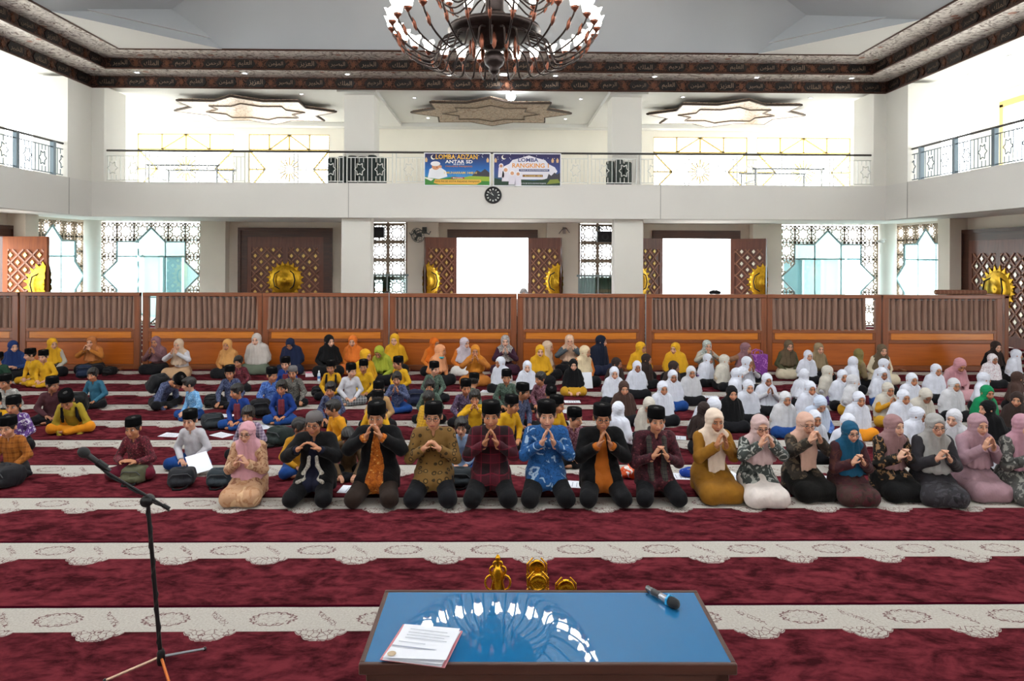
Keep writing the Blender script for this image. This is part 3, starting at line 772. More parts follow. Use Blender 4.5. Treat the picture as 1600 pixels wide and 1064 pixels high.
# ---- wooden screens with curtains
SW1=wood('#6e3a1e','#8a4c26',.35,along='x'); SW1v=wood('#6a381e','#854a28',.35,along='z')
SPAN=wood('#b0601a','#cf8028',.3,along='x'); SPAN2=wood('#924814','#ac5a1c',.3,along='x')
def curtain_mat():
    t=NT('brown_curtain'); n=t.noise(t.coord('Object',(6,6,1)),3,2)
    t.col(t.mix(n,lin('#765848'),lin('#947464'))); t.set(Roughness=.85,Sheen_Weight=.3); t.bump(t.noise(t.coord(),180,2),.1,.003); return t.m
CURM=curtain_mat()
def screen(x0,x1,y,label,seed,gapl=0,gapr=0,rz=0):
    W=x1-x0; o=empty('wooden_screen',((x0+x1)/2,y,0),rz,label=label,cat='screen',group='wooden screens with brown curtains')
    h=W/2
    for s in (-1,1): MB().bbox(*sorted((s*h,s*(h-.14))),-.05,.05,0,1.81,.008).build('post',SW1v,o)
    MB().bbox(-h,h,-.06,.06,1.74,1.83,.008).build('top_rail',SW1,o)
    MB().bbox(-h+.14,h-.14,-.045,.045,.90,.985,.006).build('middle_rail',SW1,o)
    MB().bbox(-h+.14,h-.14,-.045,.045,.66,.74,.006).build('lower_rail',SW1,o)
    MB().bbox(-h+.14,h-.14,-.045,.045,.0,.12,.006).build('bottom_rail',SW1,o)
    MB().bbox(-h+.2,h-.2,-.03,.03,.735,.905,.012).build('upper_panel',SPAN,o)
    MB().bbox(-h+.14,h-.14,-.028,.028,.12,.66,.012).build('lower_panel',SPAN2,o)
    for s in (-1,1): MB().box(*sorted((s*(h-.14),s*(h-.2))),-.035,.035,.74,.9).build('panel_moulding',SW1,o)
    # pleated curtain
    rr=random.Random(seed); m=MB(); a,b=-h+(.15+gapl if gapl else .1),h-(.15+gapr if gapr else .1); xs=[];x=a;amp=[]
    while x<b:
        wd=rr.uniform(.085,.17); 
        dp=rr.uniform(.06,.11)
        for fx,fy in ((0,1),(.1,.2),(.2,-.5),(.42,-.62),(.62,-.5),(.74,.1),(.84,1)): xs.append(x+wd*fx); amp.append(fy*dp)
        x+=wd
    xs.append(b); amp.append(0); vs=[];fs=[]; lean=rr.uniform(-.03,.03)
    zs=[1.79,1.55,1.3,1.1,.96]
    for j,z in enumerate(zs):
        for xx,am in zip(xs,amp):
            q=j/4; xj=min(max(xx+lean*q*math.sin(xx*3+seed),a),b); vs.append((xj,am*(.75+.25*q),z))
    n_=len(xs)
    for j in range(4):
        for k in range(n_-1): fs.append((j*n_+k,(j+1)*n_+k,(j+1)*n_+k+1,j*n_+k+1))
    m.add(vs,fs,True); m.build('curtain',CURM,o)
    MB().tube([(-h+.14,0,1.71),(h-.14,0,1.71)],.012,6).build('curtain_rod',STEEL,o)
    for s in (-.7,.7):
        MB().bbox(s*h-.05,s*h+.05,-.2,.2,0,.05,.006).build('foot',SW1,o)
    return o
Ysc=16.35
def sx(px): return CAMX+(px-783)/1067*Ysc
edges=[-150,39,225,412,609,808,1009,1200,1383,1574]
lbs=['at the left edge, first of the row','second from the left edge','behind the woman in brown, gap at its curtain','behind the woman in the navy hijab','below the middle door, left of its centre',
     'below the clock and the right-hand door leaf','behind the two women in yellow hijabs','behind the woman in the olive hijab','last at the right end, behind the pink-veiled woman']
for i in range(9):
    a,b=sx(edges[i])+(.03 if i in (2,) else .008),sx(edges[i+1])-(.03 if i in (1,) else .008)
    screen(a,b,Ysc+(.04 if i%2 else 0)+(.06 if i==2 else 0),'varnished wooden screen with brown curtain, '+lbs[i],i*7+3,gapl=.14 if i==2 else 0,gapr=.22 if i==7 else 0)
screen(0,2.2,17.5,'varnished wooden screen turned sideways at the right end of the row',99,rz=PI/2).location=(sx(1580)+.12,17.55,0)
MB().tube([(sx(609),Ysc-.05,0),(sx(609),Ysc-.05,1.85)],.012,8).build('metal_pole',STEEL)
tag(bpy.data.objects['metal_pole'],'thin bright steel pole between two wooden screens left of the clock','pole')
mp2=MB().tube([(sx(1009),Ysc-.06,0),(sx(1009),Ysc-.06,1.82)],.012,8).build('metal_pole',STEEL); tag(mp2,'thin bright steel pole between two wooden screens right of the clock','pole')
# ================================================================== THINGS IN THE HALL
def text_mesh(s,h,w=None,thick=0.0,bold=0.0):
    cu=bpy.data.curves.new('lettering','FONT'); cu.body=s; cu.align_x='LEFT'; cu.size=1; cu.resolution_u=2; cu.offset=bold
    ob=bpy.data.objects.new('tmp_text',cu); COL.objects.link(ob); bpy.context.view_layer.update()
    dg=bpy.context.evaluated_depsgraph_get(); me=bpy.data.meshes.new_from_object(ob.evaluated_get(dg)); bpy.data.objects.remove(ob)
    co=np.array([v.co[:] for v in me.vertices]); mn,mx=co.min(0),co.max(0)
    sy=h/(mx[1]-mn[1]); sx_=(w/(mx[0]-mn[0])) if w else sy
    for v in me.vertices: v.co=((v.co.x-(mn[0]+mx[0])/2)*sx_,0,(v.co.y-(mn[1]+mx[1])/2)*sy)
    me.materials.clear(); return me
def lettering(p,s,x,z,h,w,c,y=-.012,outline=None):
    if outline: link('lettering',text_mesh(s,h*1.02,w*1.01,bold=.035),plain(outline,.6),p,(x,y+.003,z))
    return link('lettering',text_mesh(s,h,w,bold=.02),plain(c,.6),p,(x,y,z))
# ---- chandelier
ch=empty('chandelier',(.13,14.0,6.53),label='large bronze chandelier with many glowing tulip glass shades',cat='chandelier')
BRZ=plain('#3a3230',.35,.85,var=.3,vscale=8,name='bronze'); COP=plain('#744636',.35,.85,var=.3,vscale=10,name='copper')
SHD=emit('#fff6ea',9,'lit_glass')
MB().lathe([(.001,0),(.03,.02),(.05,.08),(.035,.12),(.07,.16),(.1,.2),(.09,.24),(.16,.3),(.19,.4),(.17,.48),(.1,.53),(.16,.56),(.2,.6)],24).build('finial',BRZ,ch,(0,0,-.2))
MB().lathe([(.2,.6),(.26,.62),(.3,.7),(.42,.78),(.7,.82),(.82,.88),(.8,.94),(.6,1.0),(.35,1.04),(.2,1.1),(.24,1.16),(.18,1.22)],32).build('bowl',BRZ,ch,(0,0,-.2))
MB().lathe([(.16,.98),(.16,1.2),(.2,1.3),(.12,1.4),(.22,1.5),(.26,1.62),(.18,1.75),(.1,1.9),(.14,2.1),(.06,2.3),(.05,3.9)],24).build('column_stem',BRZ,ch)
for k in range(12):
    a=2*PI*k/12; m=MB().lathe([(.001,-.2),(.035,-.14),(.05,-.05),(.03,.05),(.001,.1)],8,(0,0,0),.6,1.0)
    m.build('copper_leaf',COP,ch,(.42*math.cos(a),.42*math.sin(a),.45),(0,0,a))
def bez(P,n):
    out=[];P=[Vector(p) for p in P]; P=[P[0]*2-P[1]]+P+[P[-1]*2-P[-2]]
    for i in range(1,len(P)-2):
        for k in range(n):
            t=k/n; a,b,c,d=P[i-1:i+3]
            out.append(.5*((2*b)+(c-a)*t+(2*a-5*b+4*c-d)*t*t+(3*b-a-3*c+d)*t**3))
    out.append(P[-2]); return out
def tier(n,R_,z,drop,start,ph=0):
    arm=MB().tube(bez([(start,0,z-.08),(start+.18*R_,0,z-drop*.4),(.62*R_,0,z-drop),(.84*R_,0,z-drop*.72),(.97*R_,0,z-drop*.25),(R_,0,z-.02)],5),.017,6).mesh('arm')
    leaf=MB().lathe([(.001,-.11),(.03,-.05),(.035,.03),(.001,.12)],6).mesh('leaf')
    cup=MB().lathe([(.012,-.06),(.03,-.03),(.06,.0),(.07,.03),(.055,.03)],12).mesh('cup')
    pr=[(.045,.03),(.075,.06),(.085,.12),(.095,.17),(.125,.22)]
    N=16; sv=[];sf=[]
    for i,(r,zz) in enumerate(pr):
        for k in range(N):
            q=r*(1+(.1*math.cos(4*2*PI*k/N) if i>=3 else 0)); sv.append((q*math.cos(2*PI*k/N),q*math.sin(2*PI*k/N),zz+(.02*math.cos(4*2*PI*k/N) if i==4 else 0)))
    for i in range(len(pr)-1):
        for k in range(N): sf.append((i*N+k,i*N+(k+1)%N,(i+1)*N+(k+1)%N,(i+1)*N+k))
    shade=MB().add(sv,sf,True).mesh('shade')
    for k in range(n):
        a=2*PI*(k+ph)/n
        o=link('arm',arm,BRZ,ch,(0,0,0),(0,0,a))
        link('leaf',leaf,COP,o,(.93*R_,0,z-drop*.42),(0,.35,0)); link('cup',cup,COP,o,(R_,0,z)); link('shade',shade,SHD,o,(R_,0,z))
tier(30,1.78,.66,.52,.62,.35)
tier(16,1.12,1.42,.34,.2,.2)
ch.scale=(1.167,)*3
# ---- banners on the railing
def banner(x0,x1,label):
    o=empty('banner',((x0+x1)/2,YB-.035,5.38),label=label,cat='banner',group='printed banners on the gallery railing')
    h=(x1-x0)/2
    MB().bbox(-h,h,-.008,.008,-.51,.51,.003).build('sheet',plain('#eef0f4',.6),o)
    return o,h
def poly(p,pts,c,y,name='print'): MB().prism(pts,y-.0004,y).build(name,plain(c,.6),p)
def circ(cx_,cz_,r,n=14,rz=None): return [(cx_+r*math.cos(2*PI*k/n),cz_+(rz or r)*math.sin(2*PI*k/n)) for k in range(n)]
def sky_print(c1,c2,c3):
    t=NT('printed_sky'); x,y,z=t.xyz(t.coord()); n=t.noise(t.coord(),3,3)
    k=t.mix(t.ramp(z,.42,-.05),lin(c1),lin(c2)); k=t.mix(t.ramp(t.M('ADD',z,t.M('MULTIPLY',n,.3)),.15,-.25),k,lin(c3)); t.col(k); t.set(Roughness=.6); return t.m
b1,h=banner(-2.09,-.05,'blue printed banner reading LOMBA ADZAN, left of the pair on the railing')
MB().box(-h+.03,h-.03,-.0095,-.008,-.48,.48).build('print_background',sky_print('#231f52','#1f6fc0','#57b0e0'),b1)
poly(b1,[(-h+.03,-.48),(-h+.03,-.22),(-.6,-.3),(-.1,-.22),(.4,-.28),(h-.03,-.15),(h-.03,-.48)],'#3e8a3a',-.0098)
poly(b1,[(-.2,-.33),(.4,-.2),(h-.03,-.22),(h-.03,-.36)],'#9bb83a',-.0101)
poly(b1,[(.45,-.2),(.6,-.02),(.72,-.08),(.85,.02),(h-.03,-.1),(h-.03,-.22)],'#3b3a44',-.0100)
poly(b1,circ(-.74,.37,.075),'#f2f0e2',-.0102); poly(b1,circ(-.715,.385,.06),'#231f52',-.0105)
poly(b1,[(-.9,-.26),(-.85,.0),(-.7,.08),(-.5,.05),(-.35,-.05),(-.3,-.22),(-.55,-.3)],'#eef1f6',-.0104)      # figure in white
poly(b1,circ(-.66,.08,.12,14,.1),'#d79a72',-.0107); poly(b1,circ(-.67,.17,.15,14,.075),'#f3f4f7',-.0109); poly(b1,circ(-.52,.08,.045),'#d79a72',-.0110)
poly(b1,circ(-.62,.06,.02),'#8a3c34',-.0111)
poly(b1,[(-.72,-.42),(-.68,-.31),(.72,-.31),(.74,-.38),(.6,-.46),(-.55,-.46)],'#e8b64c',-.0104)
poly(b1,[(-h+.03,-.24),(-.72,-.3),(-.8,-.36),(-h+.03,-.28)],'#f2efe4',-.0106)
lettering(b1,'LOMBA ADZAN',-.02,.385,.15,1.28,'#f4c24a',-.0125,'#2a1c10'); lettering(b1,'ANTAR SD',.05,.235,.1,.84,'#ffffff',-.0125,'#1b3a78')
lettering(b1,'SE-KOTA',.05,.155,.04,.34,'#e8f2ff'); lettering(b1,'PADANG PANJANG',.05,.085,.06,.82,'#c9803a',-.0125,'#3a2412')
lettering(b1,'1 MUHARRAM 1448 H',.1,-.105,.07,1.0,'#f1d06a',-.0125,'#2a2a22'); poly(b1,[(-.2,-.285),(-.16,-.24),(.2,-.24),(.23,-.285)],'#b8303c',-.0108); lettering(b1,'Bersama',.02,-.262,.03,.3,'#ffffff')
lettering(b1,'KKG PAI SD KOTA PADANG PANJANG',0,-.375,.06,1.36,'#4a2a14')
for x in (-.95,.93): poly(b1,[(x-.03,.22),(x-.04,.3),(x,.37),(x+.04,.3),(x+.03,.22)],'#e0b88a',-.0104)
b2,h=banner(.03,2.12,'printed banner reading LOMBA RANGKING 1 with white cloud panel, right of the pair')
MB().box(-h+.03,h-.03,-.0095,-.008,-.48,.48).build('print_background',sky_print('#2a2456','#3c4f94','#2d5a66'),b2)
poly(b2,[(-.8,-.05),(-.72,.1),(-.55,.18),(-.45,.3),(-.2,.36),(.05,.44),(.3,.36),(.55,.3),(.65,.18),(.85,.08),(.93,-.05),(.8,-.2),(.5,-.3),(-.5,-.3)],'#e9e7f1',-.0100)
poly(b2,[(-h+.03,-.48),(-h+.03,-.26),(-.7,-.32),(-.2,-.3),(.2,-.34),(.6,-.28),(h-.03,-.3),(h-.03,-.48)],'#24402e',-.0103)
poly(b2,[(.6,-.3),(.66,-.12),(.74,-.18),(.84,-.08),(.92,-.14),(h-.03,-.08),(h-.03,-.3)],'#3d3c46',-.0104); poly(b2,[(.6,-.44),(.7,-.3),(.95,-.28),(h-.03,-.4)],'#86943c',-.0106)
poly(b2,circ(-.72,.38,.07),'#f2f0e2',-.0102); poly(b2,circ(-.695,.395,.056),'#2a2456',-.0105)
for (x,z,r,c) in ((-.66,.0,.07,'#d9a079'),(-.46,-.1,.065,'#d9a079'),(-.8,.12,.055,'#c98f68'),(-.28,-.12,.06,'#d2966e')):
    poly(b2,[(x-r*1.7,z-.36),(x-r*1.4,z-.06),(x,z-.02),(x+r*1.4,z-.06),(x+r*1.7,z-.36)],'#e6e2ee',-.0108); poly(b2,circ(x,z,r*1.25,14,r*1.35),'#f3f1f6',-.0110); poly(b2,circ(x,z-.01,r*.85),c,-.0112)
lettering(b2,'LOMBA',.03,.3,.12,.62,'#2f3d7c',-.0125,'#ffffff'); lettering(b2,'RANGKING 1',.1,.13,.14,1.12,'#e79a34',-.0125,'#4a2412')
poly(b2,[(-.25,-.05),(-.25,.02),(.68,.02),(.68,-.05)],'#39407a',-.0108); lettering(b2,'TINGKAT SD SE-KOTA PADANG PANJANG',.21,-.015,.035,.86,'#ffffff')
poly(b2,[(-.14,-.22),(-.14,-.15),(.48,-.15),(.48,-.22)],'#7a4a20',-.0108); lettering(b2,'1 MUHARRAM 1448 H',.17,-.185,.04,.56,'#f5d98a')
lettering(b2,'KKG PAI SD KOTA PADANG PANJANG',.17,-.42,.04,.82,'#e6e6ee')
for x in (-.97,.78,.93): poly(b2,[(x-.03,.22),(x-.04,.3),(x,.37),(x+.04,.3),(x+.03,.22)],'#e0b88a',-.0104)
for k,(bb) in enumerate((b1,b2)):
    rr=random.Random(k)
    for q in range(16):
        x,z=rr.uniform(-.95,.95),rr.uniform(.28,.47); poly(bb,circ(x,z,.012,6),'#e8e6f4',-.0099)
# ---- wall clock
ck=empty('wall_clock',(.03,YB-.03,4.6),label='round black wall clock with pale hour marks below the banners',cat='clock')
MB().lathe([(.001,0),(.21,0),(.22,.02),(.25,.03),(.265,.0),(.25,-.02)],32).xf(Matrix.Rotation(PI/2,4,'X')).build('case',plain('#121316',.4,.2),ck)
MB().lathe([(.001,.005),(.17,.005)],32,caps=False).xf(Matrix.Rotation(PI/2,4,'X')).build('dial',plain('#1d2226',.5),ck)
for k in range(12):
    a=k*PI/6; link('hour_mark',MC.setdefault('hm',MB().prism([(-.016,.15),(.016,.15),(.022,.2),(-.022,.2)],-.03,-.022).mesh('hour_mark')),plain('#cfd2cc',.5),ck,(0,0,0),(0,a,0))
MB().prism([(-.008,-.02),(.008,-.02),(.005,.11),(-.005,.11)],-.02,-.012).build('hour_hand',plain('#cfd2cc',.5),ck,None,(0,R(-35),0))
MB().prism([(-.006,-.02),(.006,-.02),(.003,.15),(-.003,.15)],-.026,-.02).build('minute_hand',plain('#cfd2cc',.5),ck,None,(0,R(-60),0))
# ---- loudspeakers, wall fan, brackets, camera
def speaker(x,z,label):
    o=empty('loudspeaker',(x,26.75,z),label=label,cat='speaker')
    MB().bbox(-.41,.41,-.2,.14,-.21,.21,.02).build('cabinet',plain('#101114',.5),o)
    MB().bbox(-.38,.38,-.215,-.2,-.18,.18,.006).build('grille',plain('#1c1e22',.7,bump=.6,bscale=120),o)
    MB().lathe([(.06,0),(.13,.01),(.14,0)],20).xf(Matrix.Rotation(PI/2,4,'X')).build('woofer_ring',plain('#2a2d31',.5),o,(-.1,-.216,0))
    MB().tube([(.0,.1,.21),(.0,.1,.33),(-.25,.15,.33)],.018,6).build('bracket',DARKMETAL,o)
    MB().box(-.33,-.25,.12,.26,.25,.42).build('mount',DARKMETAL,o)
speaker(-4.68,3.63,'black loudspeaker hung on the lattice window near the wall fan')
speaker(4.44,3.50,'black loudspeaker hung on the lattice window near the right-hand open door')
fo=empty('wall_fan',(-2.85,26.62,3.62),label='dark wall-mounted fan with round cage beside the middle door',cat='fan')
def fan_cage(p):
    m=MB()
    for r,y in ((.09,-.16),(.17,-.15),(.25,-.11),(.29,-.02),(.25,.05)):
        m.tube([(r*math.cos(2*PI*k/24),y,r*math.sin(2*PI*k/24)) for k in range(25)],.008,5)
    for k in range(12):
        a=PI*2*k/12; m.tube([(.03*math.cos(a),-.17,.03*math.sin(a)),(.17*math.cos(a),-.15,.17*math.sin(a)),(.29*math.cos(a),-.02,.29*math.sin(a)),(.1*math.cos(a),.07,.1*math.sin(a))],.005,4)
    return m.build('cage',plain('#5c605c',.4,.5),p)
head=empty('fan_head',(-.08,-.22,-.1),parent=fo); head.rotation_euler=(R(18),0,R(-28)); fan_cage(head)
for k in range(3):
    MB().prism([(.03,-.02),(.22,-.08),(.24,.06),(.04,.03)],-.06,-.05).build('blade',plain('#4a504e',.4),head,None,(0,k*2*PI/3,0))
MB().lathe([(.07,-.02),(.08,.04),(.07,.16),(.03,.2)],16).xf(Matrix.Rotation(-PI/2,4,'X')).build('motor',plain('#4c504e',.5),head)
MB().tube([(-.03,-.1,-.06),(.1,.05,.05),(.1,.3,.1)],.03,8).build('arm',plain('#4c504e',.5),fo)
MB().tube([(-.42,-.1,0),(-.36,-.12,-.1),(-.2,-.15,.02),(.0,-.1,.1),(.2,-.12,.02),(.34,-.12,-.06),(.4,-.1,.06)],.022,6).build('swing_arm',plain('#5a5e5c',.4,.5),fo)
MB().bbox(.02,.2,.3,.38,-.02,.24,.01).build('wall_plate',plain('#4c504e',.5),fo)
br=empty('wall_bracket',(2.76,26.96,3.72),label='empty fan bracket on the cream pier beside the lattice window',cat='bracket')
MB().tube([(-.2,-.03,-.1),(-.06,-.08,.08),(.1,-.08,.1),(.22,-.03,-.06)],.016,6).build('arm',plain('#9a9690',.5,.3),br); MB().bbox(-.05,.07,-.03,.0,-.1,.16,.006).build('plate',plain('#b0aaa2',.6),br)
cc=empty('security_camera',(15.25,26.3,3.36),label='small white security camera on the corner column',cat='camera')
MB().lathe([(.001,-.16),(.05,-.15),(.055,.1),(.001,.12)],12).xf(Matrix.Rotation(PI/2,4,'Y')).build('housing',plain('#d8d8d6',.4),cc,(-.22,-.05,0)); MB().tube([(-.2,0,.05),(0,.1,.08),(.12,.2,.06)],.02,6).build('bracket',plain('#d8d8d6',.4),cc)
# ---- rolled rugs and frames on the gallery
rollm=plain('#3f4a48',.9,bump=.4,bscale=50,var=.2,vscale=5); 
def roll(x,y,r,hh,c,label,lean=0):
    o=empty('rolled_rug',(x,y,4.6),label=label,cat='rug',group='rolled rugs on the gallery'); o.rotation_euler=(0,R(lean),0)
    MB().lathe([(r,0),(r*1.02,hh*.5),(r,hh),(r*.8,hh+.015)],20).build('rolled_body',plain(c,.9,bump=.4,bscale=50,var=.25,vscale=5),o)
    sp=[(r*(.15+.75*k/40)*math.cos(k*.75),r*(.15+.75*k/40)*math.sin(k*.75),hh+.02) for k in range(41)]
    MB().tube(sp,.012,5).build('spiral_edge',plain('#6a6a60',.9),o)
lbl=['first from the left in the rolled row','second from the left in the rolled row','third from the left in the rolled row','fourth from the left in the rolled row','fifth from the left, tallest of the row','last in the row beside the banners']
for k,(x,c,hh) in enumerate(((-5.02,'#2e3836',1.15),(-4.7,'#39423f',1.2),(-4.39,'#2c3230',1.22),(-4.07,'#3d4644',1.2),(-3.77,'#2f3a38',1.24),(-3.47,'#44504c',1.18))):
    roll(x,21.52,.145,hh,c,'dark rolled rug standing on the left gallery, '+lbl[k])
for k,(x,hh) in enumerate(((3.72,1.1),(4.0,1.16),(4.27,1.08))):
    roll(x,21.52,.13,hh,'#4a524e','dark rolled rug standing by the right gallery column, %s of three'%('left','middle','right')[k])
def tube_frame(x,y,W,label):
    o=empty('tubular_stand',(x,y,4.635),label=label,cat='stand'); m=plain('#8c9296',.35,.7)
    for yy,hh in ((0,.95),(1.3,.95)): MB().tube(bez([(-W/2,yy,0),(-W/2,yy,hh-.06),(-W/2+.06,yy,hh),(W/2-.06,yy,hh),(W/2,yy,hh-.06),(W/2,yy,0)],4),.028,8).build('hoop',m,o)
    for s in (-1,1):
        for z in (.3,.6): MB().tube([(s*W/2,0,z),(s*W/2,1.3,z)],.02,6).build('side_bar',m,o)
tube_frame(-9.9,22.0,2.15,'grey tubular frame standing on the left rear gallery behind the railing')
tube_frame(9.6,22.0,2.15,'grey tubular frame standing on the right rear gallery behind the railing')
# ---- table with blue glass top
tb=empty('table',(.53,3.68,0),R(-.6),label='dark wooden table with glossy blue glass top in front of the camera',cat='table'); tb.rotation_euler=(R(.8),0,R(-.6))
TW=wood('#3a211a','#4c2c22',.4,along='x'); W2,D2,HT=.92,.36,.75
def glass_blue():
    t=NT('blue_glass_top'); t.col(lin('#226fa4')); t.set(Roughness=.02,IOR=1.75,Coat_Weight=1.0,Coat_IOR=1.6,Coat_Roughness=.005); return t.m
MB().bbox(-W2+.02,W2-.02,-D2+.02,D2-.02,HT-.02,HT,.002).build('glass_top',glass_blue(),tb)
for s in (-1,1):
    MB().bbox(-W2,W2,*sorted((s*D2,s*(D2-.024))),HT-.05,HT+.004,.004).build('top_rim',TW,tb); MB().bbox(*sorted((s*W2,s*(W2-.024))),-D2+.024,D2-.024,HT-.05,HT+.004,.004).build('top_rim',TW,tb)
MB().bbox(-W2+.03,W2-.03,-D2+.03,-D2+.055,HT-.5,HT-.05,.004).build('front_panel',TW,tb); MB().bbox(-W2+.03,W2-.03,D2-.055,D2-.03,HT-.3,HT-.05,.004).build('back_panel',TW,tb)
for s in (-1,1): MB().bbox(*sorted((s*(W2-.03),s*(W2-.055))),-D2+.055,D2-.055,HT-.3,HT-.05,.004).build('side_panel',TW,tb)
for sx_ in (-1,1):
    for sy in (-1,1): MB().bbox(*sorted((sx_*(W2-.03),sx_*(W2-.1))),*sorted((sy*(D2-.03),sy*(D2-.1))),0,HT-.05,.006).build('leg',TW,tb)
# papers in a pink folder
fd=empty('document_folder',(-.10,3.46,HT+.006),R(-12),label='pink folder with a stack of white printed papers on the blue table',cat='folder')
MB().bbox(-.165,.165,-.16,.165,0,.006,.002).build('folder_cover',plain('#c98088',.6),fd)
def sheet(z,dx,dy,rz,lift,p):
    N=6; vs=[];fs=[]
    for i in range(N+1):
        for j in range(N+1):
            x=-.15+.3*i/N; y=-.16+.31*j/N; vs.append((x,y,lift*max(0,(x*.6-y-.05))*.8))
    for i in range(N):
        for j in range(N): a=i*(N+1)+j; fs.append((a,a+N+1,a+N+2,a+1))
    return MB().add(vs,fs,True).build('paper',plain('#dfe2ea',.8),p,(dx,dy,z),(0,0,rz))
for k in range(3): sheet(.009+.004*k,.004*k,-.006+.006*k,R((0,-2,3)[k]),.05*k,fd)
ptx=[(-.1,.10,.2),(-.1,.07,.22),(-.1,.045,.2),(-.1,.02,.22),(-.12,-.02,.14)]
for x,y,l in ptx: MB().box(x,x+l,y,y+.004,.0215,.022).build('print_line',plain('#9aa0aa',.8),fd)
MB().box(-.14,.11,-.062,-.055,.0215,.0222).build('fold_line',plain('#8a90a0',.8),fd)
st=MB().lathe([(.001,0),(.022,.0006)],14,caps=False).build('stamp_mark',plain('#b9a58a',.8),fd,(-.115,-.13,.0225))
# wireless microphone
wmic=empty('wireless_microphone',(1.235,3.885,HT+.031),R(-58),label='silver and black wireless microphone with a blue ring on the table',cat='microphone')
RY=Matrix.Rotation(PI/2,4,'Y')
MB().lathe([(.014,-.15),(.017,-.145),(.018,-.02),(.02,.03)],16).xf(RY).build('body',plain('#8d9096',.25,.8),wmic,(0,0,-.004)); MB().lathe([(.0185,-.1),(.0185,-.04)],16).xf(RY).build('grip_band',plain('#1a1a1e',.4),wmic,(0,0,-.004))
MB().lathe([(.02,.03),(.028,.04),(.03,.062),(.027,.085),(.015,.098),(.001,.1)],16).xf(RY).build('grille_head',plain('#1c1d20',.5,.4,bump=.6,bscale=400),wmic,(0,0,-.002))
MB().prism([(.034*math.cos(PI/6+k*PI/3),.034*math.sin(PI/6+k*PI/3)) for k in range(6)],.024,.036,'X').build('anti_roll_ring',plain('#2f9fd6',.4),wmic,(0,0,-.001))
# ---- microphone stand
ms=empty('microphone_stand',(-1.9,4.45,0),label='black boom microphone stand with microphone left of the table',cat='microphone stand')
BK=plain('#0e0e10',.4,.3)
lowp=(-.0,0,.1); j=Vector((-.09,0,1.14))
ptsp=[Vector(lowp)+(j-Vector(lowp))*k/24 for k in range(25)]
MB().tube(ptsp,.013,10).build('pole',BK,ms)
MB().tube([p+Vector((.014*math.cos(k*1.3),.014*math.sin(k*1.3),0)) for k,p in enumerate(ptsp)],.005,5).build('cable',plain('#08080a',.6),ms)
for a,c,l in ((R(62),'#8d9196',.33),(R(190),'#c9a892',.33),(R(-50),'#c0672c',.3)):
    MB().tube([(0,0,.13),(l*math.cos(a),l*math.sin(a),.012)],.009,8).build('leg',plain(c,.35,.5),ms)
    MB().ell((l*math.cos(a),l*math.sin(a),.013),(.014,.014,.013),8,6).build('foot',BK,ms)
MB().lathe([(.02,.08),(.024,.1),(.024,.16),(.015,.18)],12).build('leg_hub',BK,ms)
MB().lathe([(.001,-.03),(.036,-.028),(.038,0),(.036,.028),(.001,.03)],16).xf(Matrix.Rotation(PI/2,4,'X')).build('clutch',BK,ms,tuple(j))
b0=j+Vector((.14,0,-.055)); b1_=j+Vector((-.27,-.02,.2)); MB().tube([b0,b1_],.0085,8).build('boom',BK,ms); MB().tube([b0,b0+(b1_-b0)*.1],.014,8).build('counter_grip',BK,ms)
MB().tube([b0+(b1_-b0)*k/10+Vector((0,.012*math.sin(k*2),-.012)) for k in range(11)],.006,5).build('boom_cable',plain('#08080a',.6),ms)
d=(Vector((-.40,-.05,.34))-Vector((-.24,0,.19))).normalized(); mp=j+Vector((-.24,0,.19))
MB().tube([mp,mp+d*.06,mp+d*.17],[.012,.015,.019],12).build('microphone_body',plain('#141416',.45),ms)
MB().ell((0,0,0),(.033,.033,.04),14,10).build('microphone_grille',plain('#17181a',.6,.3,bump=.6,bscale=300),ms,tuple(mp+d*.2),d.to_track_quat('Z','Y').to_euler())
MB().tube([mp+d*.03,mp+d*.1],.024,10).build('microphone_clip',BK,ms)
# ---- trophies
TG=plain('#d09a24',.25,.95,bump=.3,bscale=60,name='trophy_gold')
def ring_pts(cx_,cz_,r,n=16,rz=None,y=0): return [(cx_+r*math.cos(2*PI*k/n),y,cz_+(rz or r)*math.sin(2*PI*k/n)) for k in range(n+1)]
t1=empty('trophy',(.275,4.6,0),label='tall gold filigree trophy behind the blue table',cat='trophy',group='gold trophies behind the table')
MB().bbox(-.08,.08,-.06,.06,0,.3,.01).build('base',plain('#1a1512',.3),t1); MB().lathe([(.05,.3),(.03,.34),(.04,.4),(.025,.46),(.05,.5),(.035,.56),(.045,.6),(.02,.64),(.012,.68),(.02,.695),(.008,.715),(.001,.72)],14).build('stem',TG,t1)
for s in (-1,1):
    for (x,z,r) in ((.05,.42,.032),(.045,.53,.04),(.05,.35,.03),(.028,.61,.025),(.02,.57,.022),(.022,.47,.024),(.018,.38,.022),(.014,.655,.014)): MB().tube(ring_pts(s*x,z,r,14,r*1.25),.008,6).build('scroll',TG,t1)
def medal_trophy(x,y,top,label):
    o=empty('trophy',(x,y,0),label=label,cat='trophy',group='gold trophies behind the table'); z=top-.085
    MB().bbox(-.055,.055,-.045,.045,0,z-.12,.01).build('base',plain('#1a1512',.3),o)
    MB().lathe([(.001,0),(.045,-.005),(.052,.006),(.058,0),(.06,-.012)],20).xf(Matrix.Rotation(PI/2,4,'X')).build('medallion',TG,o,(0,-.01,z))
    oc=[(.072*math.cos(PI/8+k*PI/4),0,z+.078*math.sin(PI/8+k*PI/4)) for k in range(9)]
    for k in (0,2,3,4,6,7): MB().tube([oc[k],oc[k+1]],.006,6).build('frame_bar',TG,o)
    for s in (-1,1): MB().tube([(s*.066,0,z-.04),(s*.06,0,z-.13)],.01,6).build('side_pillar',TG,o)
    MB().lathe([(.05,0),(.03,.03),(.02,.06)],12).build('collar',TG,o,(0,0,z-.125))
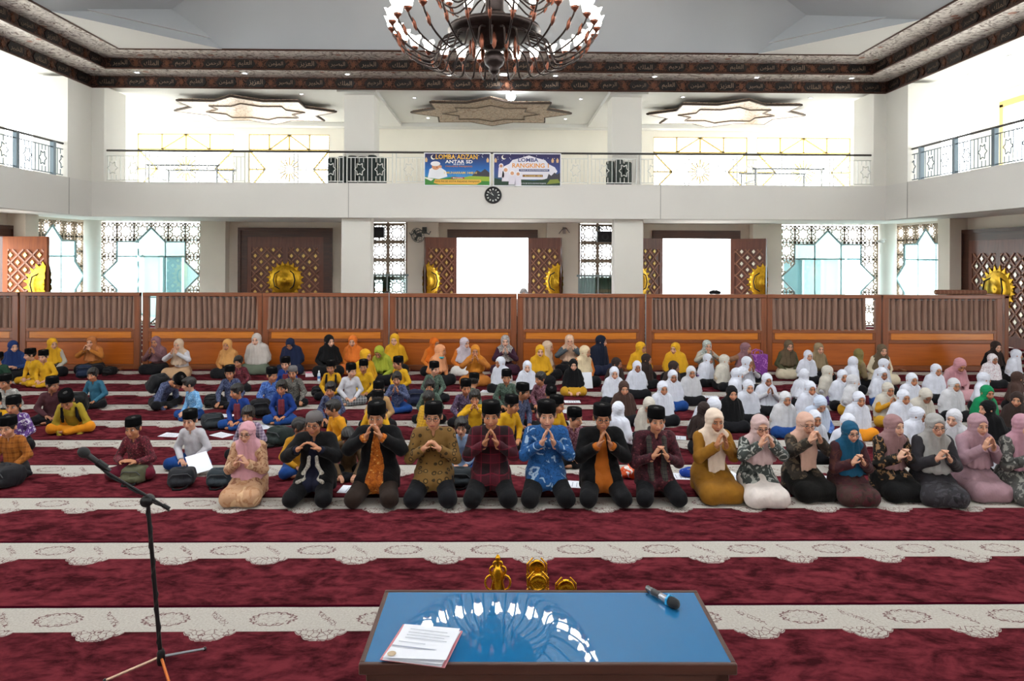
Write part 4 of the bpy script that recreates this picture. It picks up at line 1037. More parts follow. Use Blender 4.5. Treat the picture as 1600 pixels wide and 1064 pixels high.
medal_trophy(.545,4.72,.655,'gold medallion trophy standing behind its twin, middle of the three')
medal_trophy(.54,4.48,.67,'gold medallion trophy in front of its taller-looking twin')
medal_trophy(.73,4.55,.60,'small gold medallion trophy at the right of the group')
# ================================================================== PEOPLE
def A3(*v): return np.array(v,dtype=np.float64)
def smin(a,b,k):
    if k<=0: return np.minimum(a,b)
    h=np.maximum(k-np.abs(a-b),0)/k
    return np.minimum(a,b)-h*h*k*.25
class Sdf:
    def __init__(s): s.p=[]; s.lo=[]; s.hi=[]; s.disp=None
    def _add(s,op,fn,c,r,k):
        s.p.append((op,fn,k))
        if op=='u': s.lo.append(np.array(c)-r); s.hi.append(np.array(c)+r)
    def cap(s,a,b,ra,rb,k=.03,op='u',f=None):
        a=np.array(a,float); b=np.array(b,float)
        S=np.array(f if f else (1,1,1),float); a2=a/S; d=b/S-a2; dd=max(d@d,1e-9); sc=min(S)
        def fn(P):
            q=P/S-a2; t=np.clip(q@d/dd,0,1); return (np.linalg.norm(q-t[:,None]*d,axis=1)-(ra+(rb-ra)*t))*sc
        R_=max(ra,rb)*max(S); s._add(op,fn,(a+b)/2,np.abs(a-b)/2+R_,k); return s
    def ell(s,c,r,k=.03,op='u',M=None):
        c=np.array(c,float); r=np.array(r,float)
        def fn(P):
            q=P-c
            if M is not None: q=q@M
            k0=np.linalg.norm(q/r,axis=1); k1=np.linalg.norm(q/(r*r),axis=1)+1e-9; return k0*(k0-1)/k1
        s._add(op,fn,c,np.full(3,r.max()),k); return s
    def box(s,c,hf,rad,k=.02,op='u',M=None):
        c=np.array(c,float); hf=np.array(hf,float)
        def fn(P):
            q=P-c
            if M is not None: q=q@M
            q=np.abs(q)-hf+rad; return np.linalg.norm(np.maximum(q,0),axis=1)+np.minimum(q.max(axis=1),0)-rad
        s._add(op,fn,c,np.full(3,np.linalg.norm(hf)),k); return s
    def torus(s,c,n,R_,r,k=.015,el=1.0):
        c=np.array(c,float); n=np.array(n,float)/np.linalg.norm(n)
        def fn(P):
            q=P-c; z=q@n; w=q-z[:,None]*n; w=w*np.array([1,1/el,1]); return np.sqrt((np.linalg.norm(w,axis=1)-R_)**2+z*z)-r
        s._add('u',fn,c,np.full(3,R_+r),k); return s
    def plane(s,c,n,k=.01,bound=None):                     # remove everything on the side n points to (inside an optional ball)
        c=np.array(c,float); n=np.array(n,float)/np.linalg.norm(n)
        if bound is None: fn=lambda P: -((P-c)@n)
        else:
            bc=np.array(bound[0],float); br=bound[1]
            fn=lambda P: np.maximum(-((P-c)@n),np.linalg.norm(P-bc,axis=1)-br)
        s.p.append(('s',fn,k)); return s
    def sub(s,fn,k=.01): s.p.append(('s',fn,k)); return s
    def mesh(s,h,name,attr=None):
        B=4; lo=np.min(s.lo,axis=0)-3*h; hi=np.max(s.hi,axis=0)+3*h; nb=np.ceil((hi-lo)/(h*B)).astype(int)
        I=np.stack(np.meshgrid(*[np.arange(n) for n in nb],indexing='ij'),-1).reshape(-1,3)
        C=lo+(I*B+(B-1)/2)*h
        tot=np.full(len(C),9.0); dc=[]
        for op,fn,k in s.p:
            d=fn(C); dc.append(d)
            tot=smin(tot,d,k) if op=='u' else -smin(-tot,d,k)
        rad=.87*B*h
        act=np.abs(tot)<rad*1.55+2*h
        Ia=I[act]; off=np.stack(np.meshgrid(*[np.arange(B)]*3,indexing='ij'),-1).reshape(-1,3)
        G=(Ia[:,None,:]*B+off[None]); P=lo+G*h
        val=np.full(P.shape[:2],9.0); ta=tot[act]
        ubest=np.full(len(Ia),9.0)
        for (op,fn,k),d in zip(s.p,dc):
            if op=='u': ubest=np.minimum(ubest,d[act])
        for (op,fn,k),d in zip(s.p,dc):
            da=d[act]
            m=(da<ubest+2.4*rad+k) if op=='u' else (da<rad*1.6+k)
            if not m.any(): continue
            q=fn(P[m].reshape(-1,3)).reshape(-1,B**3)
            val[m]=smin(val[m],q,k) if op=='u' else -smin(-val[m],q,k)
        if s.disp is not None: val=val+s.disp(P.reshape(-1,3)).reshape(val.shape)
        D=nb*B
        F=np.repeat(np.repeat(np.repeat(tot.reshape(nb).astype(np.float32),B,0),B,1),B,2)
        F[G[...,0],G[...,1],G[...,2]]=val
        g=G.reshape(-1,3); g=g[(g<D-1).all(1)&(g>0).all(1)]
        v0=F[g[:,0],g[:,1],g[:,2]]
        cells=[];pos=[];quads=[]
        st=np.array([D[1]*D[2],D[2],1])
        for a in range(3):
            e=np.zeros(3,int); e[a]=1
            g1=g+e; v1=F[g1[:,0],g1[:,1],g1[:,2]]
            m=(v0<0)!=(v1<0)
            gg=g[m]; t=v0[m]/(v0[m]-v1[m]); p=lo+gg*h; p[:,a]+=t*h
            b,c=(a+1)%3,(a+2)%3; eb=np.zeros(3,int); eb[b]=1; ec=np.zeros(3,int); ec[c]=1
            ids=[(gg-eb-ec)@st,(gg-ec)@st,gg@st,(gg-eb)@st]
            q=np.stack(ids,1); inn=v0[m]<0
            q[~inn]=q[~inn][:,::-1]
            quads.append(q); cells.append(q.reshape(-1)); pos.append(np.repeat(p,4,0))
        cells=np.concatenate(cells); pos=np.concatenate(pos); Q=np.concatenate(quads)
        u,inv,cnt=np.unique(cells,return_inverse=True,return_counts=True)
        V=np.stack([np.bincount(inv,pos[:,i])/cnt for i in range(3)],1)
        Fq=inv.reshape(-1,4)
        me=bpy.data.meshes.new(name); n=len(V); k=len(Fq)
        me.vertices.add(n); me.vertices.foreach_set('co',V.astype(np.float32).ravel())
        me.loops.add(k*4); me.loops.foreach_set('vertex_index',Fq.astype(np.int32).ravel())
        me.polygons.add(k); me.polygons.foreach_set('loop_start',np.arange(0,k*4,4,dtype=np.int32)); me.polygons.foreach_set('loop_total',np.full(k,4,dtype=np.int32))
        me.polygons.foreach_set('use_smooth',np.ones(k,dtype=bool))
        me.update(calc_edges=True)
        if attr is not None:
            at=me.attributes.new('hp','FLOAT_VECTOR','POINT'); at.data.foreach_set('vector',attr(V).astype(np.float32).ravel())
        return me
# ---- skin with face colouring in head coordinates
def skin_mat():
    t=NT('skin'); at=t.n('ShaderNodeAttribute'); at.attribute_name='hp'; x,y,z=t.xyz(at.outputs['Vector'])
    base=t.n('ShaderNodeObjectInfo').outputs['Color']; ax_=t.M('ABSOLUTE',x); front=t.M('LESS_THAN',y,-.045)
    def el(x0,z0,rx,rz,soft=.18,lim=1.0):
        a=t.M('DIVIDE',t.M('SUBTRACT',ax_,x0),rx); b=t.M('DIVIDE',t.M('SUBTRACT',z,z0),rz)
        d=t.M('SQRT',t.M('ADD',t.M('MULTIPLY',a,a),t.M('MULTIPLY',b,b)))
        return t.M('MULTIPLY',t.ramp(d,lim+soft,lim-soft),front)
    n=t.noise(t.coord(),18,2)
    k=t.mix(t.M('MULTIPLY',n,.35),base,t.mix(.5,base,(.45,.16,.1,1)))
    k=t.mix(t.M('MULTIPLY',el(.034,-.03,.024,.02,.6),.25),k,(.5,.14,.1,1))
    k=t.mix(t.M('MULTIPLY',el(0,-.060,.027,.0095),.75),k,(.33,.085,.075,1)); k=t.mix(t.M('MULTIPLY',el(0,-.0595,.023,.0022),.85),k,(.06,.015,.012,1))
    k=t.mix(t.M('MULTIPLY',el(.031,.009,.0195,.0115),.65),k,(.05,.02,.014,1)); k=t.mix(t.M('MULTIPLY',el(.031,.007,.0145,.0062),.9),k,(.62,.58,.54,1))
    k=t.mix(el(.031,.0075,.0068,.0066),k,(.012,.008,.006,1)); k=t.mix(t.M('MULTIPLY',el(.033,.031,.0215,.0046),.85),k,(.02,.012,.01,1))
    t.col(k); t.set(Roughness=.5,Subsurface_Weight=.06,Subsurface_Scale=.01); return t.m
SKIN=skin_mat(); HAIR=plain('#14100e',.5,.0,bump=.6,bscale=90,name='black_hair'); PECI=plain('#070708',.95,0,bump=.2,bscale=90,name='black_velvet',spec=.1)
KNIT=plain('#5b5656',.9,bump=.8,bscale=160,name='grey_knit')
def rot(yaw,pitch,roll=0):                              # +yaw turns to +X, +pitch looks down
    return np.array(Matrix.Rotation(R(yaw),3,'Z')@Matrix.Rotation(R(pitch),3,'X')@Matrix.Rotation(R(roll),3,'Y'))
LEGS={'kneel':dict(O=(0,.15,.235),hip=(.09,.0,.0),knee=(.19,-.30,.105),ank=(.12,.20,.065),toe=(.10,.34,.04)),
      'kneelf':dict(O=(0,.13,.235),hip=(.08,.0,.0),knee=(.14,-.25,.105),ank=(.10,.20,.065),toe=(.08,.32,.04)),
      'crossn':dict(O=(0,.10,.125),hip=(.09,.0,.01),knee=(.235,-.18,.115),ank=(-.03,-.25,.055),toe=(-.13,-.23,.045)),
      'cross':dict(O=(0,.10,.125),hip=(.10,.0,.01),knee=(.30,-.17,.115),ank=(-.05,-.25,.055),toe=(-.17,-.22,.045))}
ARMS={'lap':((.255,-.05,.22),(.105,-.27,.09),(-.65,-.7,-.2),(0,-.2,-1),.5),
      'knees':((.27,-.1,.22),(.23,-.30,.06),(.1,-.9,-.3),(0,-.2,-1),.35),
      'tent':((.265,-.19,.27),(.062,-.315,.45),(-.26,-.12,.95),(-1,-.1,-.2),.22),
      'tentlow':((.275,-.16,.20),(.075,-.33,.34),(-.45,-.15,.85),(-.9,0,-.4),.45),
      'mouth':((.30,-.22,.36),(.075,-.315,.53),(-.35,-.05,.93),(-1,0,-.2),.5),
      'clasp':((.27,-.18,.24),(.085,-.32,.40),(-.6,-.15,.75),(-.8,0,-.5),.8),
      'write':((.25,-.16,.2),(.13,-.37,.04),(-.35,-.85,-.25),(0,-.3,-1),.5),
      'crossed':((.31,-.24,.33),(.125,-.36,.46),(-.72,-.1,.65),(-.6,-.1,-.75),.35),
      'reach':((.36,-.08,.43),(.60,-.13,.48),(.95,-.2,.1),(0,-.2,-1),.2),
      'low':((.275,-.1,.2),(.12,-.3,.22),(-.75,-.4,.4),(-.5,0,-.8),.5)}
class Fig:
    """joints of one figure in metres, adult size, facing -Y"""
    def __init__(s,legs,arms,head=(0,0,0),lean=(0,0),hs=1.0,armsL=None,wide=1.0,eb=1.0):
        L=LEGS[legs]; s.legs=legs; s.O=np.array(L['O'],float); s.hs=hs; s.wide=wide
        s.T=rot(0,lean[0],lean[1]); s.Rh=s.T@rot(*head) if True else 0
        t=lambda v: s.O+s.T@np.array(v,float)
        s.waist=t((0,-.015,.18)); s.chest=t((0,-.045,.385)); s.neck=t((0,-.055,.525)); s.hc=t((0,-.075,.53))+s.Rh@A3(0,-.02,.135*hs)
        s.side={}
        for sg in (1,-1):
            a=ARMS[arms if sg==1 or not armsL else armsL]; m=np.array([sg,1,1]); d={}
            d['sh']=t(np.array((.168*wide,-.045,.475))*m); d['el']=t(np.array(a[0])*m*np.array([eb,1,1])); d['wr']=t(np.array(a[1])*m)
            d['d']=s.T@(np.array(a[2])*m); d['d']/=np.linalg.norm(d['d']); n=s.T@(np.array(a[3])*m); n=n-d['d']*(n@d['d']); d['n']=n/np.linalg.norm(n); d['curl']=a[4]
            d['hip']=s.O+np.array(L['hip'])*m; d['knee']=np.array(L['knee'])*m; d['ank']=np.array(L['ank'])*m; d['toe']=np.array(L['toe'])*m
            if legs.startswith('cross') and sg==-1: d['ank']=d['ank']+A3(0,.09,.02); d['toe']=d['toe']+A3(0,.1,.02)
            s.side[sg]=d
    def H(s,p): return s.hc+s.Rh@(np.array(p,float)*s.hs)
    def mat(s):
        M=Matrix([list(s.Rh[i]*s.hs)+[s.hc[i]] for i in range(3)]+[[0,0,0,1]]); return M
def head_sdf(S,f):
    H=f.H; k=f.hs; M=f.Rh
    e=lambda c,r,kk=.02,op='u': S.ell(H(c),np.array(r)*k,kk,op,M)
    e((0,.012,.028),(.077,.096,.088)); e((0,-.022,-.042),(.060,.068,.066),.03); e((0,-.056,-.088),(.026,.022,.022),.025)
    for s in (-1,1):
        e((s*.036,-.056,-.03),(.028,.026,.03),.02); e((s*.079,.008,-.006),(.012,.02,.03),.01)
        e((s*.031,-.098,.010),(.015,.012,.009),.012,'s'); e((s*.031,-.077,.008),(.0135,.0135,.0135),.004)
        e((s*.011,-.098,-.034),(.009,.011,.008),.008)
    S.cap(H((-.034,-.078,.030)),H((.034,-.078,.030)),.010*k,.010*k,.018)
    S.cap(H((0,-.089,.012)),H((0,-.109,-.030)),.008*k,.0125*k,.012)
    e((0,-.088,-.056),(.026,.012,.007),.008); e((0,-.086,-.066),(.022,.012,.007),.008)
    S.cap(H((0,.015,-.07)),f.neck-A3(0,0,.02),.05*k**.5,.056,.03)
def hand_sdf(S,d,sg,fs=1.0):
    w,D,n=d['wr'],d['d'],d['n']; s=np.cross(D,n)*sg                # s points to the thumb side
    s/=np.linalg.norm(s); s=s if True else -s
    Mh=np.stack([s,D,n],1)
    S.box(w+D*.055,(.040,.048,.014),.013,.012,'u',Mh)
    S.cap(w-D*.05,w+D*.01,.026,.025,.015)
    for i,(o,L) in enumerate(((.030,.066),(.010,.076),(-.011,.072),(-.031,.056))):
        b=w+D*.098+s*o; c=d['curl']*(1+.12*i)
        d1=D*math.cos(c*.6)+n*math.sin(c*.6); d2=D*math.cos(c*1.5)+n*math.sin(c*1.5)
        p=b+d1*L*.5; q=p+d2*L*.55
        S.cap(b-D*.012,p,.0098,.0092,.004); S.cap(p,q,.0092,.0075,.004)
    b=w+D*.03+s*.034+n*.004; p=b+(s*.6+D*.75+n*.25)*.042; q=p+(D*.9+n*.35+s*.1)*.034
    S.cap(b,p,.0125,.0105,.01); S.cap(p,q,.0105,.0085,.004)
def body_mesh(f,h):
    S=Sdf(); head_sdf(S,f)
    S.cap(f.O,f.chest,.095,.10,.04,f=(1.15,.8,1)); S.cap(f.side[1]['sh'],f.side[-1]['sh'],.045,.045,.04)
    S.cap(f.chest,f.neck,.08,.05,.04)
    for sg in (1,-1):
        d=f.side[sg]; S.cap(d['sh'],d['el'],.046,.036,.02); S.cap(d['el'],d['wr'],.036,.025,.015); hand_sdf(S,d,sg)
        S.cap(d['hip'],d['knee'],.075,.055,.03); S.cap(d['knee'],d['ank'],.05,.035,.02); S.cap(d['ank'],d['toe'],.032,.026,.02)
        S.cap(d['toe'],d['toe']+(d['toe']-d['ank'])*.25,.026,.018,.02)
    inv=f.Rh/f.hs
    def attr(V):
        q=(V-f.hc)@f.Rh/f.hs; far=(np.abs(q).max(1)>.2); q[far]=(0,1,0); return q
    return S.mesh(h,'body',attr)
def wrinkle(a,fr):
    def g(P): return a*np.sin(P[:,0]*fr+2*np.sin(P[:,2]*fr*.6)+P[:,1]*9)*np.sin(P[:,2]*fr*.8+P[:,0]*7+1.3*np.sin(P[:,1]*fr*.5))
    return g
def torso_sdf(S,f,g=0.0,flare=.0):
    w=f.wide
    S.cap(f.O+f.T@A3(0,0,.0),f.waist,.150*w+g+flare,.138*w+g,.05,f=(1.12,.85,1)); S.cap(f.waist,f.chest,.138*w+g,.150*w+g,.05,f=(1.12,.82,1))
    S.cap(f.side[1]['sh']-A3(.03,0,0),f.side[-1]['sh']+A3(.03,0,0),.070+g,.070+g,.05); S.cap(f.chest,f.neck-(f.neck-f.chest)*.15,.12*w+g,.062+g,.05)
def sleeves(S,f,g=0.0,cuff=.0,fl=0.0):
    for sg in (1,-1):
        d=f.side[sg]; S.cap(d['sh'],d['el'],.066+g,.060+g,.04); e=d['el']+(d['wr']-d['el'])*(1-cuff)
        S.cap(d['el'],e,.058+g,.045+g+fl,.03)
        u=(d['wr']-d['el']); u/=np.linalg.norm(u); S.plane(e,u,.004,(e+u*.06,.062+fl))
def shirt_mesh(f,hem=-.09,g=0.0,open_w=None,collar=True,cuff=0.0,flare=.03,h=.011,name='shirt',fl=0.0):
    S=Sdf(); torso_sdf(S,f,g,flare)
    S.cap(f.O+A3(0,0,-.02),f.O+A3(0,-.02,hem-.03),.165*f.wide+g+flare*.5,.175*f.wide+g+flare,.04,f=(1.1,.95,1))
    if f.legs.startswith('kneel'):                       # the shirt tail lies over the lap
        for sg in (1,-1): S.cap(f.O+A3(sg*.07,0,.03),f.O+A3(sg*.105,-.20,-.035),.135+g,.118+g,.05)
    sleeves(S,f,g,cuff,fl)
    if collar: S.torus(f.neck+f.T@A3(0,-.004,.012),f.T@A3(0,-.25,1),.062,.016,.012)
    S.cap(f.neck-f.T@A3(0,0,.0),f.neck+f.T@A3(0,-.03,.2),.052,.06,.01,'s'); 
    S.plane(f.O+A3(0,0,hem),A3(0,.10,-1),.01,(f.O+A3(0,0,hem-.2),.36))
    S.ell(f.neck+f.T@A3(0,-.085,-.015),(.018,.04,.05),.01,'s')
    if open_w:
        O,T=f.O,f.T
        def wedge(P):
            q=(P-O)@T; z=q[:,2]; wd=open_w[0]+(open_w[1]-open_w[0])*np.clip((.52-z)/.62,0,1)
            return np.maximum(np.abs(q[:,0])-wd,q[:,1]+.03)
        S.sub(wedge,.01)
    S.disp=wrinkle(.0035,38)
    return S.mesh(h,name)
def legs_mesh(f,skirt=False,h=.011,long=True):
    S=Sdf(); k=.11 if skirt else .035; g=.012 if skirt else 0
    S.ell(f.O+A3(0,.01,-.01),(.175*f.wide,.15,.125),.05)
    for sg in (1,-1):
        d=f.side[sg]; S.cap(d['hip'],d['knee'],.112+g,.094+g,k); S.cap(d['knee'],d['ank'],.082+g,.06+g,k)
    if skirt:
        kn=(f.side[1]['knee']+f.side[-1]['knee'])/2
        S.cap(f.O+A3(0,-.05,-.02),kn+A3(0,.02,.01),.15,.10,.1,f=(1.4,1,.9)); S.cap(f.side[1]['knee'],f.side[-1]['knee'],.085,.085,.08)
        for sg in (1,-1): S.cap(f.side[sg]['knee'],f.side[sg]['toe'],.085,.06,.08)
    S.plane(A3(0,0,.006),A3(0,0,-1),.01)
    S.disp=wrinkle(.004,30)
    return S.mesh(h,'skirt' if skirt else 'trousers')
def hijab_mesh(f,L=.30,r=.20,tail=0.0,back=.0,h=.010,cover=False,drape=0.0):
    S=Sdf(); H=f.H; k=f.hs; M=f.Rh
    S.ell(H((0,.018,.024)),np.array((.092,.112,.108))*k,.02,'u',M); S.ell(H((0,-.012,-.055)),np.array((.078,.086,.085))*k,.03,'u',M)
    T=f.T; base=f.neck; end=f.neck+T@A3(0,-.015,-L); end2=f.neck+T@A3(0,.03,-L*.8)
    S.cap(H((0,.01,-.07)),base+T@A3(0,-.01,-.03),.075*k,.115,.06); S.cap(base+T@A3(0,-.01,-.04),end,.125,r,.06,f=(1.15,.85,1))
    S.cap(f.side[1]['sh']+T@A3(-.03,0,.0),f.side[-1]['sh']+T@A3(.03,0,.0),.080,.080,.06)
    if cover:
        for sg in (1,-1):
            d=f.side[sg]; S.cap(d['sh'],d['sh']+(d['el']-d['sh'])*.7,.080,.085,.10)
            S.cap(base+T@A3(sg*.05,-.05,-.06),end+T@A3(sg*.10,-.06,.0),.09,.13,.12)
    if tail>0:
        S.cap(base+T@A3(-.03,-.12,-.10),base+T@A3(-.045,-.16,-.12-tail),.055,.05,.03,f=(1.1,.5,1)); S.cap(base+T@A3(.03,-.12,-.10),base+T@A3(.045,-.16,-.10-tail),.055,.05,.03,f=(1.1,.5,1))
    S.ell(H((0,-.115,-.014)),np.array((.065,.075,.086))*k,.012,'s',M)
    if tail==0:
        c=f.neck+T@A3(0,0,-L); S.plane(c,T@A3(0,.28 if drape==0 else drape,-1),.008,(c+T@A3(0,0,-.3),.52))
    else:
        c=f.neck+T@A3(0,0,-L); yl=base[1]-.10
        S.sub(lambda P: np.maximum((P-c)@(T@A3(0,0,1)),-(P[:,1]-yl)*-1 if False else (yl-P[:,1])),.01)
        c2=base+T@A3(0,-.16,-.10-tail); S.plane(c2,T@A3(.25,0,-1),.008,(c2+T@A3(0,0,-.2),.24))
    nx=f.neck.copy(); Rm=f.Rh; hc=f.hc
    def disp(P):
        th=np.arctan2(P[:,0]-nx[0],-(P[:,1]-nx[1]-.02)); low=np.clip((hc[2]-.05*k-P[:,2])/.12,0,1)
        return low*(.0055*np.sin(th*10+1.5*np.sin(P[:,2]*7+1))+.0025*np.sin(th*19+P[:,2]*8))+(1-low)*.0022*np.sin((P[:,2]-hc[2])*120+4*np.abs(P[:,0]-hc[0])*14)
    S.disp=disp
    return S.mesh(h,'hijab')
def hair_mesh(f,h=.008,full=True):
    S=Sdf(); H=f.H; k=f.hs; M=f.Rh
    S.ell(H((0,.016,.034)),np.array((.086,.104,.096))*k,.02,'u',M)
    S.ell(H((0,-.105,-.035)),np.array((.080,.100,.100))*k,.01,'s',M); n=M@A3(0,.25,-1); S.plane(H((0,.06,-.055)),n,.01)
    S.disp=lambda P: .0035*np.sin(P[:,0]*150)*np.sin(P[:,1]*130+P[:,2]*90)
    return S.mesh(h,'hair')
def thick_hair_mesh(f,h=.007):
    S=Sdf(); H=f.H; k=f.hs; M=f.Rh
    S.ell(H((0,.016,.040)),np.array((.089,.108,.098))*k,.02,'u',M); S.ell(H((.02,-.05,.085)),np.array((.06,.05,.03))*k,.03,'u',M)
    for s in (-1,1): S.ell(H((s*.078,-.01,.01)),np.array((.014,.03,.045))*k,.015,'u',M)
    S.ell(H((0,-.105,-.052)),np.array((.074,.080,.098))*k,.012,'s',M); S.plane(H((0,.06,-.06)),M@A3(0,.3,-1),.01)
    for s in (-1,1): S.ell(H((s*.088,.008,-.012)),np.array((.018,.024,.032))*k,.008,'s',M)
    hc=f.hc
    def disp(P):
        q=(P-hc)@M/k; a=np.arctan2(q[:,0],q[:,1]-.02)
        return .004*np.sin(a*26+3*np.sin(q[:,2]*40))*np.clip((.13-q[:,2])/.05,0,1)+.003*np.sin(q[:,0]*190+q[:,1]*60)
    S.disp=disp
    return S.mesh(h,'hair')
def cap_mesh(f,kind='peci',tilt=6):
    M=f.mat()@Matrix.Rotation(R(-tilt),4,'X')
    if kind=='peci': m=MB().lathe([(.0935,.036),(.095,.042),(.0935,.09),(.090,.128),(.085,.134),(.05,.129),(.001,.127)],28,(0,.008,0),.93,1.12)
    else: m=MB().lathe([(.089,.030),(.0915,.04),(.091,.07),(.083,.10),(.06,.122),(.001,.132)],28,(0,.010,0),.95,1.12)
    return m.xf(M).mesh('cap')
def glasses_mesh(f):
    m=MB()
    for s in (-1,1):
        m.tube([(s*.032+.023*math.cos(2*PI*k/16),-.107,.004+.018*math.sin(2*PI*k/16)) for k in range(17)],.0022,5)
        m.tube([(s*.055,-.106,.008),(s*.078,-.09,.01),(s*.081,0,.008)],.002,5)
    m.tube([(-.01,-.108,.006),(0,-.111,.009),(.01,-.108,.006)],.002,5)
    return m.xf(f.mat()).mesh('spectacles')
TC={}
def cached(key,fn):
    if key not in TC: TC[key]=fn()
    return TC[key]
SK={'a':'#b98565','b':'#a87350','c':'#c4957a','d':'#8f5f42','e':'#d0a58c'}
def person(loc,rz,scale,label,group,parts,tone):
    o=empty('person',loc,rz,label=label,cat='person',group=group); o.scale=(scale,)*3
    for nm,me,m in parts:
        c=link(nm,me,m,o)
        if nm=='body': c.color=tuple(lin(SK[tone]))+(1,)
    return o
PW=lambda x,y: (x,y)
BLACKC=fabric('#0b0b0e'); 
# ---- the front row
FG='guests kneeling in the front row'
YFR=7.68
def place(px,ytop,Y,base):
    h=2.73-(ytop-400)*Y/1067.0
    return (CAMX+(px-783)*Y/1067.0,Y,0),h/base
def trim_mesh(f,pts,r,fl=(1,.35,1)):
    S=Sdf()
    for sg in (1,-1):
        q=[f.O+f.T@(np.array(p)*np.array([sg,1,1])) for p in pts]
        for a,b in zip(q[:-1],q[1:]): S.cap(a,b,r,r,.02,f=None)
    return S.mesh(.008,'trim')
def man(px,ytop,arms,shirt,trous,label,tone,head=(0,4,0),jacket=None,glasses=False,cap='peci',lean=(4,0),rz=0,scarf=None,trim=None,hem=-.10,wide=1.06,armsL=None,Y=YFR):
    f=Fig('kneel',arms,head,lean,1.17,armsL,wide,.94)
    loc,sc=place(px,ytop,Y,1.077 if cap=='peci' else 1.075)
    parts=[('body',body_mesh(f,.0065),SKIN),('trousers',cached(('tr',),lambda:legs_mesh(f)),trous),('hair',cached(('hair',head,lean),lambda:hair_mesh(f)),HAIR)]
    parts.append(('cap',cap_mesh(f,cap),PECI if cap=='peci' else KNIT))
    parts.append(('shirt',shirt_mesh(f,hem,0,collar=True,cuff=.06,h=.010),shirt))
    if jacket is not None: parts.append(('jacket',shirt_mesh(f,-.13,.013,(.025,.115),collar=False,cuff=.24,h=.010,name='jacket',fl=.006),jacket))
    if trim is not None: parts.append(('embroidered_trim',trim_mesh(f,[(.045,-.185,.30),(.055,-.19,.2),(.11,-.205,.11),(.088,-.26,.055),(.15,-.33,.05)],.022),trim))
    if scarf is not None: parts.append(('scarf',trim_mesh(f,[(.05,-.02,.56),(.085,-.12,.47),(.085,-.185,.33),(.075,-.205,.12),(.08,-.28,.06)],.034),scarf))
    if glasses: parts.append(('spectacles',glasses_mesh(f),plain('#101012',.3)))
    o=person(loc,R(rz),sc,label,FG,parts,tone)
    # shirt buttons down the front
    bt=cached(('btn',),lambda:MB().lathe([(.001,-.004),(.006,-.003),(.006,0)],8).xf(Matrix.Rotation(PI/2,4,'X')).mesh('button'))
    return o
def lady(px,ytop,arms,hij,dress,skirt,label,tone,head=(0,4,0),glasses=False,lean=(4,0),rz=0,L=.30,r=.195,tail=0.0,hem=-.16,wide=1.0,armsL=None,Y=YFR,drape=0.0):
    f=Fig('kneelf',arms,head,lean,1.17,armsL,wide,.84)
    loc,sc=place(px,ytop,Y,1.075)
    parts=[('body',body_mesh(f,.0065),SKIN),('skirt',cached(('sk',wide),lambda:legs_mesh(f,True)),skirt),
           ('dress',shirt_mesh(f,hem,.006,collar=False,cuff=.03,flare=.05,name='dress',fl=.012),dress),
           ('hijab',hijab_mesh(f,L,r,tail,drape=drape),hij)]
    if glasses: parts.append(('spectacles',glasses_mesh(f),plain('#2a1c16',.3)))
    return person(loc,R(rz),sc,label,FG,parts,tone)
OR=batik('#b5641c','#8a4310','#d8a050',20,'flower')
lady(390,657,'tentlow',fabric('#c08f98'),batik('#b08a6c','#8a6048','#cfae8c',9,'leaf'),batik('#b58e6e','#a87c5a','#c9a682',5,'leaf'),'woman in long pink hijab and beige dress, first at the left of the front row','c',L=.44,r=.205,glasses=True,drape=.12)
man(493,641,'crossed',fabric('#16182a'),BLACKC,'man in grey knit cap and black jacket with silver trim, crossing his fingers','b',jacket=fabric('#08080a'),trim=batik('#8c867c','#b9b4aa','#6a655e',40,'flower'),cap='knit',glasses=True)
man(590,627,'mouth',OR,fabric('#271c16'),'man in black blazer over orange shirt, brown trousers, hands before his mouth','b',jacket=fabric('#08080a'),head=(0,6,0),hem=-.14)
man(678,628,'clasp',batik('#75582c','#3a2d1a','#8f7040',13,'spot'),fabric('#0d0e13'),'smiling man in olive-brown batik shirt, black cap and glasses','a',glasses=True,head=(0,2,0))
man(768,626,'tent',batik('#4a0f1e','#1c0d12','#6e1428',5,'plaid'),BLACKC,'man in dark red plaid shirt with hands joined under his chin','b')
man(855,625,'tent',batik('#21558e','#173f70','#9fb8d0',15,'leaf'),BLACKC,'man in bright blue patterned shirt, middle of the front row','c')
man(942,630,'tent',fabric('#a85c1c'),BLACKC,'man in black blazer over plain orange shirt, palms pressed together','b',jacket=fabric('#08080a'),glasses=True,hem=-.13)
man(1027,635,'tentlow',batik('#4a1c26','#2a1018','#6a3a3c',16,'flower'),fabric('#0b0b0f'),'man in maroon batik shirt with dark scarf, eyes closed','a',scarf=batik('#3a3632','#232022','#5a544c',24,'plaid'))
lady(1118,636,'tent',fabric('#d3c0ae'),fabric('#8a5f1c'),fabric('#8a5e1a'),'smiling woman in cream hijab and mustard dress','b',L=.16,r=.17,tail=.32,rz=6,armsL='tent',Y=7.77)
lady(1190,646,'mouth',fabric('#b9a09e'),batik('#3c4240','#9fa29c','#232826',9,'leaf'),fabric('#cfc6c0'),'woman in dusty pink hijab, black and white floral tunic and white skirt','c',glasses=True,L=.24,r=.19,Y=7.64)
lady(1262,642,'mouth',fabric('#c09c8c'),batik('#2e2822','#5a4c3c','#1c1814',8,'leaf'),fabric('#0c0b09'),'woman in peach hijab with dark floral tunic and glasses','c',glasses=True,L=.16,r=.17,tail=.30,head=(-6,4,0),rz=8,Y=7.82)
lady(1333,656,'tentlow',fabric('#174a66'),batik('#3a1c22','#4c2a24','#5c1c2c',7,'leaf'),batik('#3c2824','#4a1f26','#2a1c1a',6,'leaf'),'woman in teal hijab and dark red patterned dress','c',glasses=True,L=.38,r=.205,drape=.15,Y=7.66)
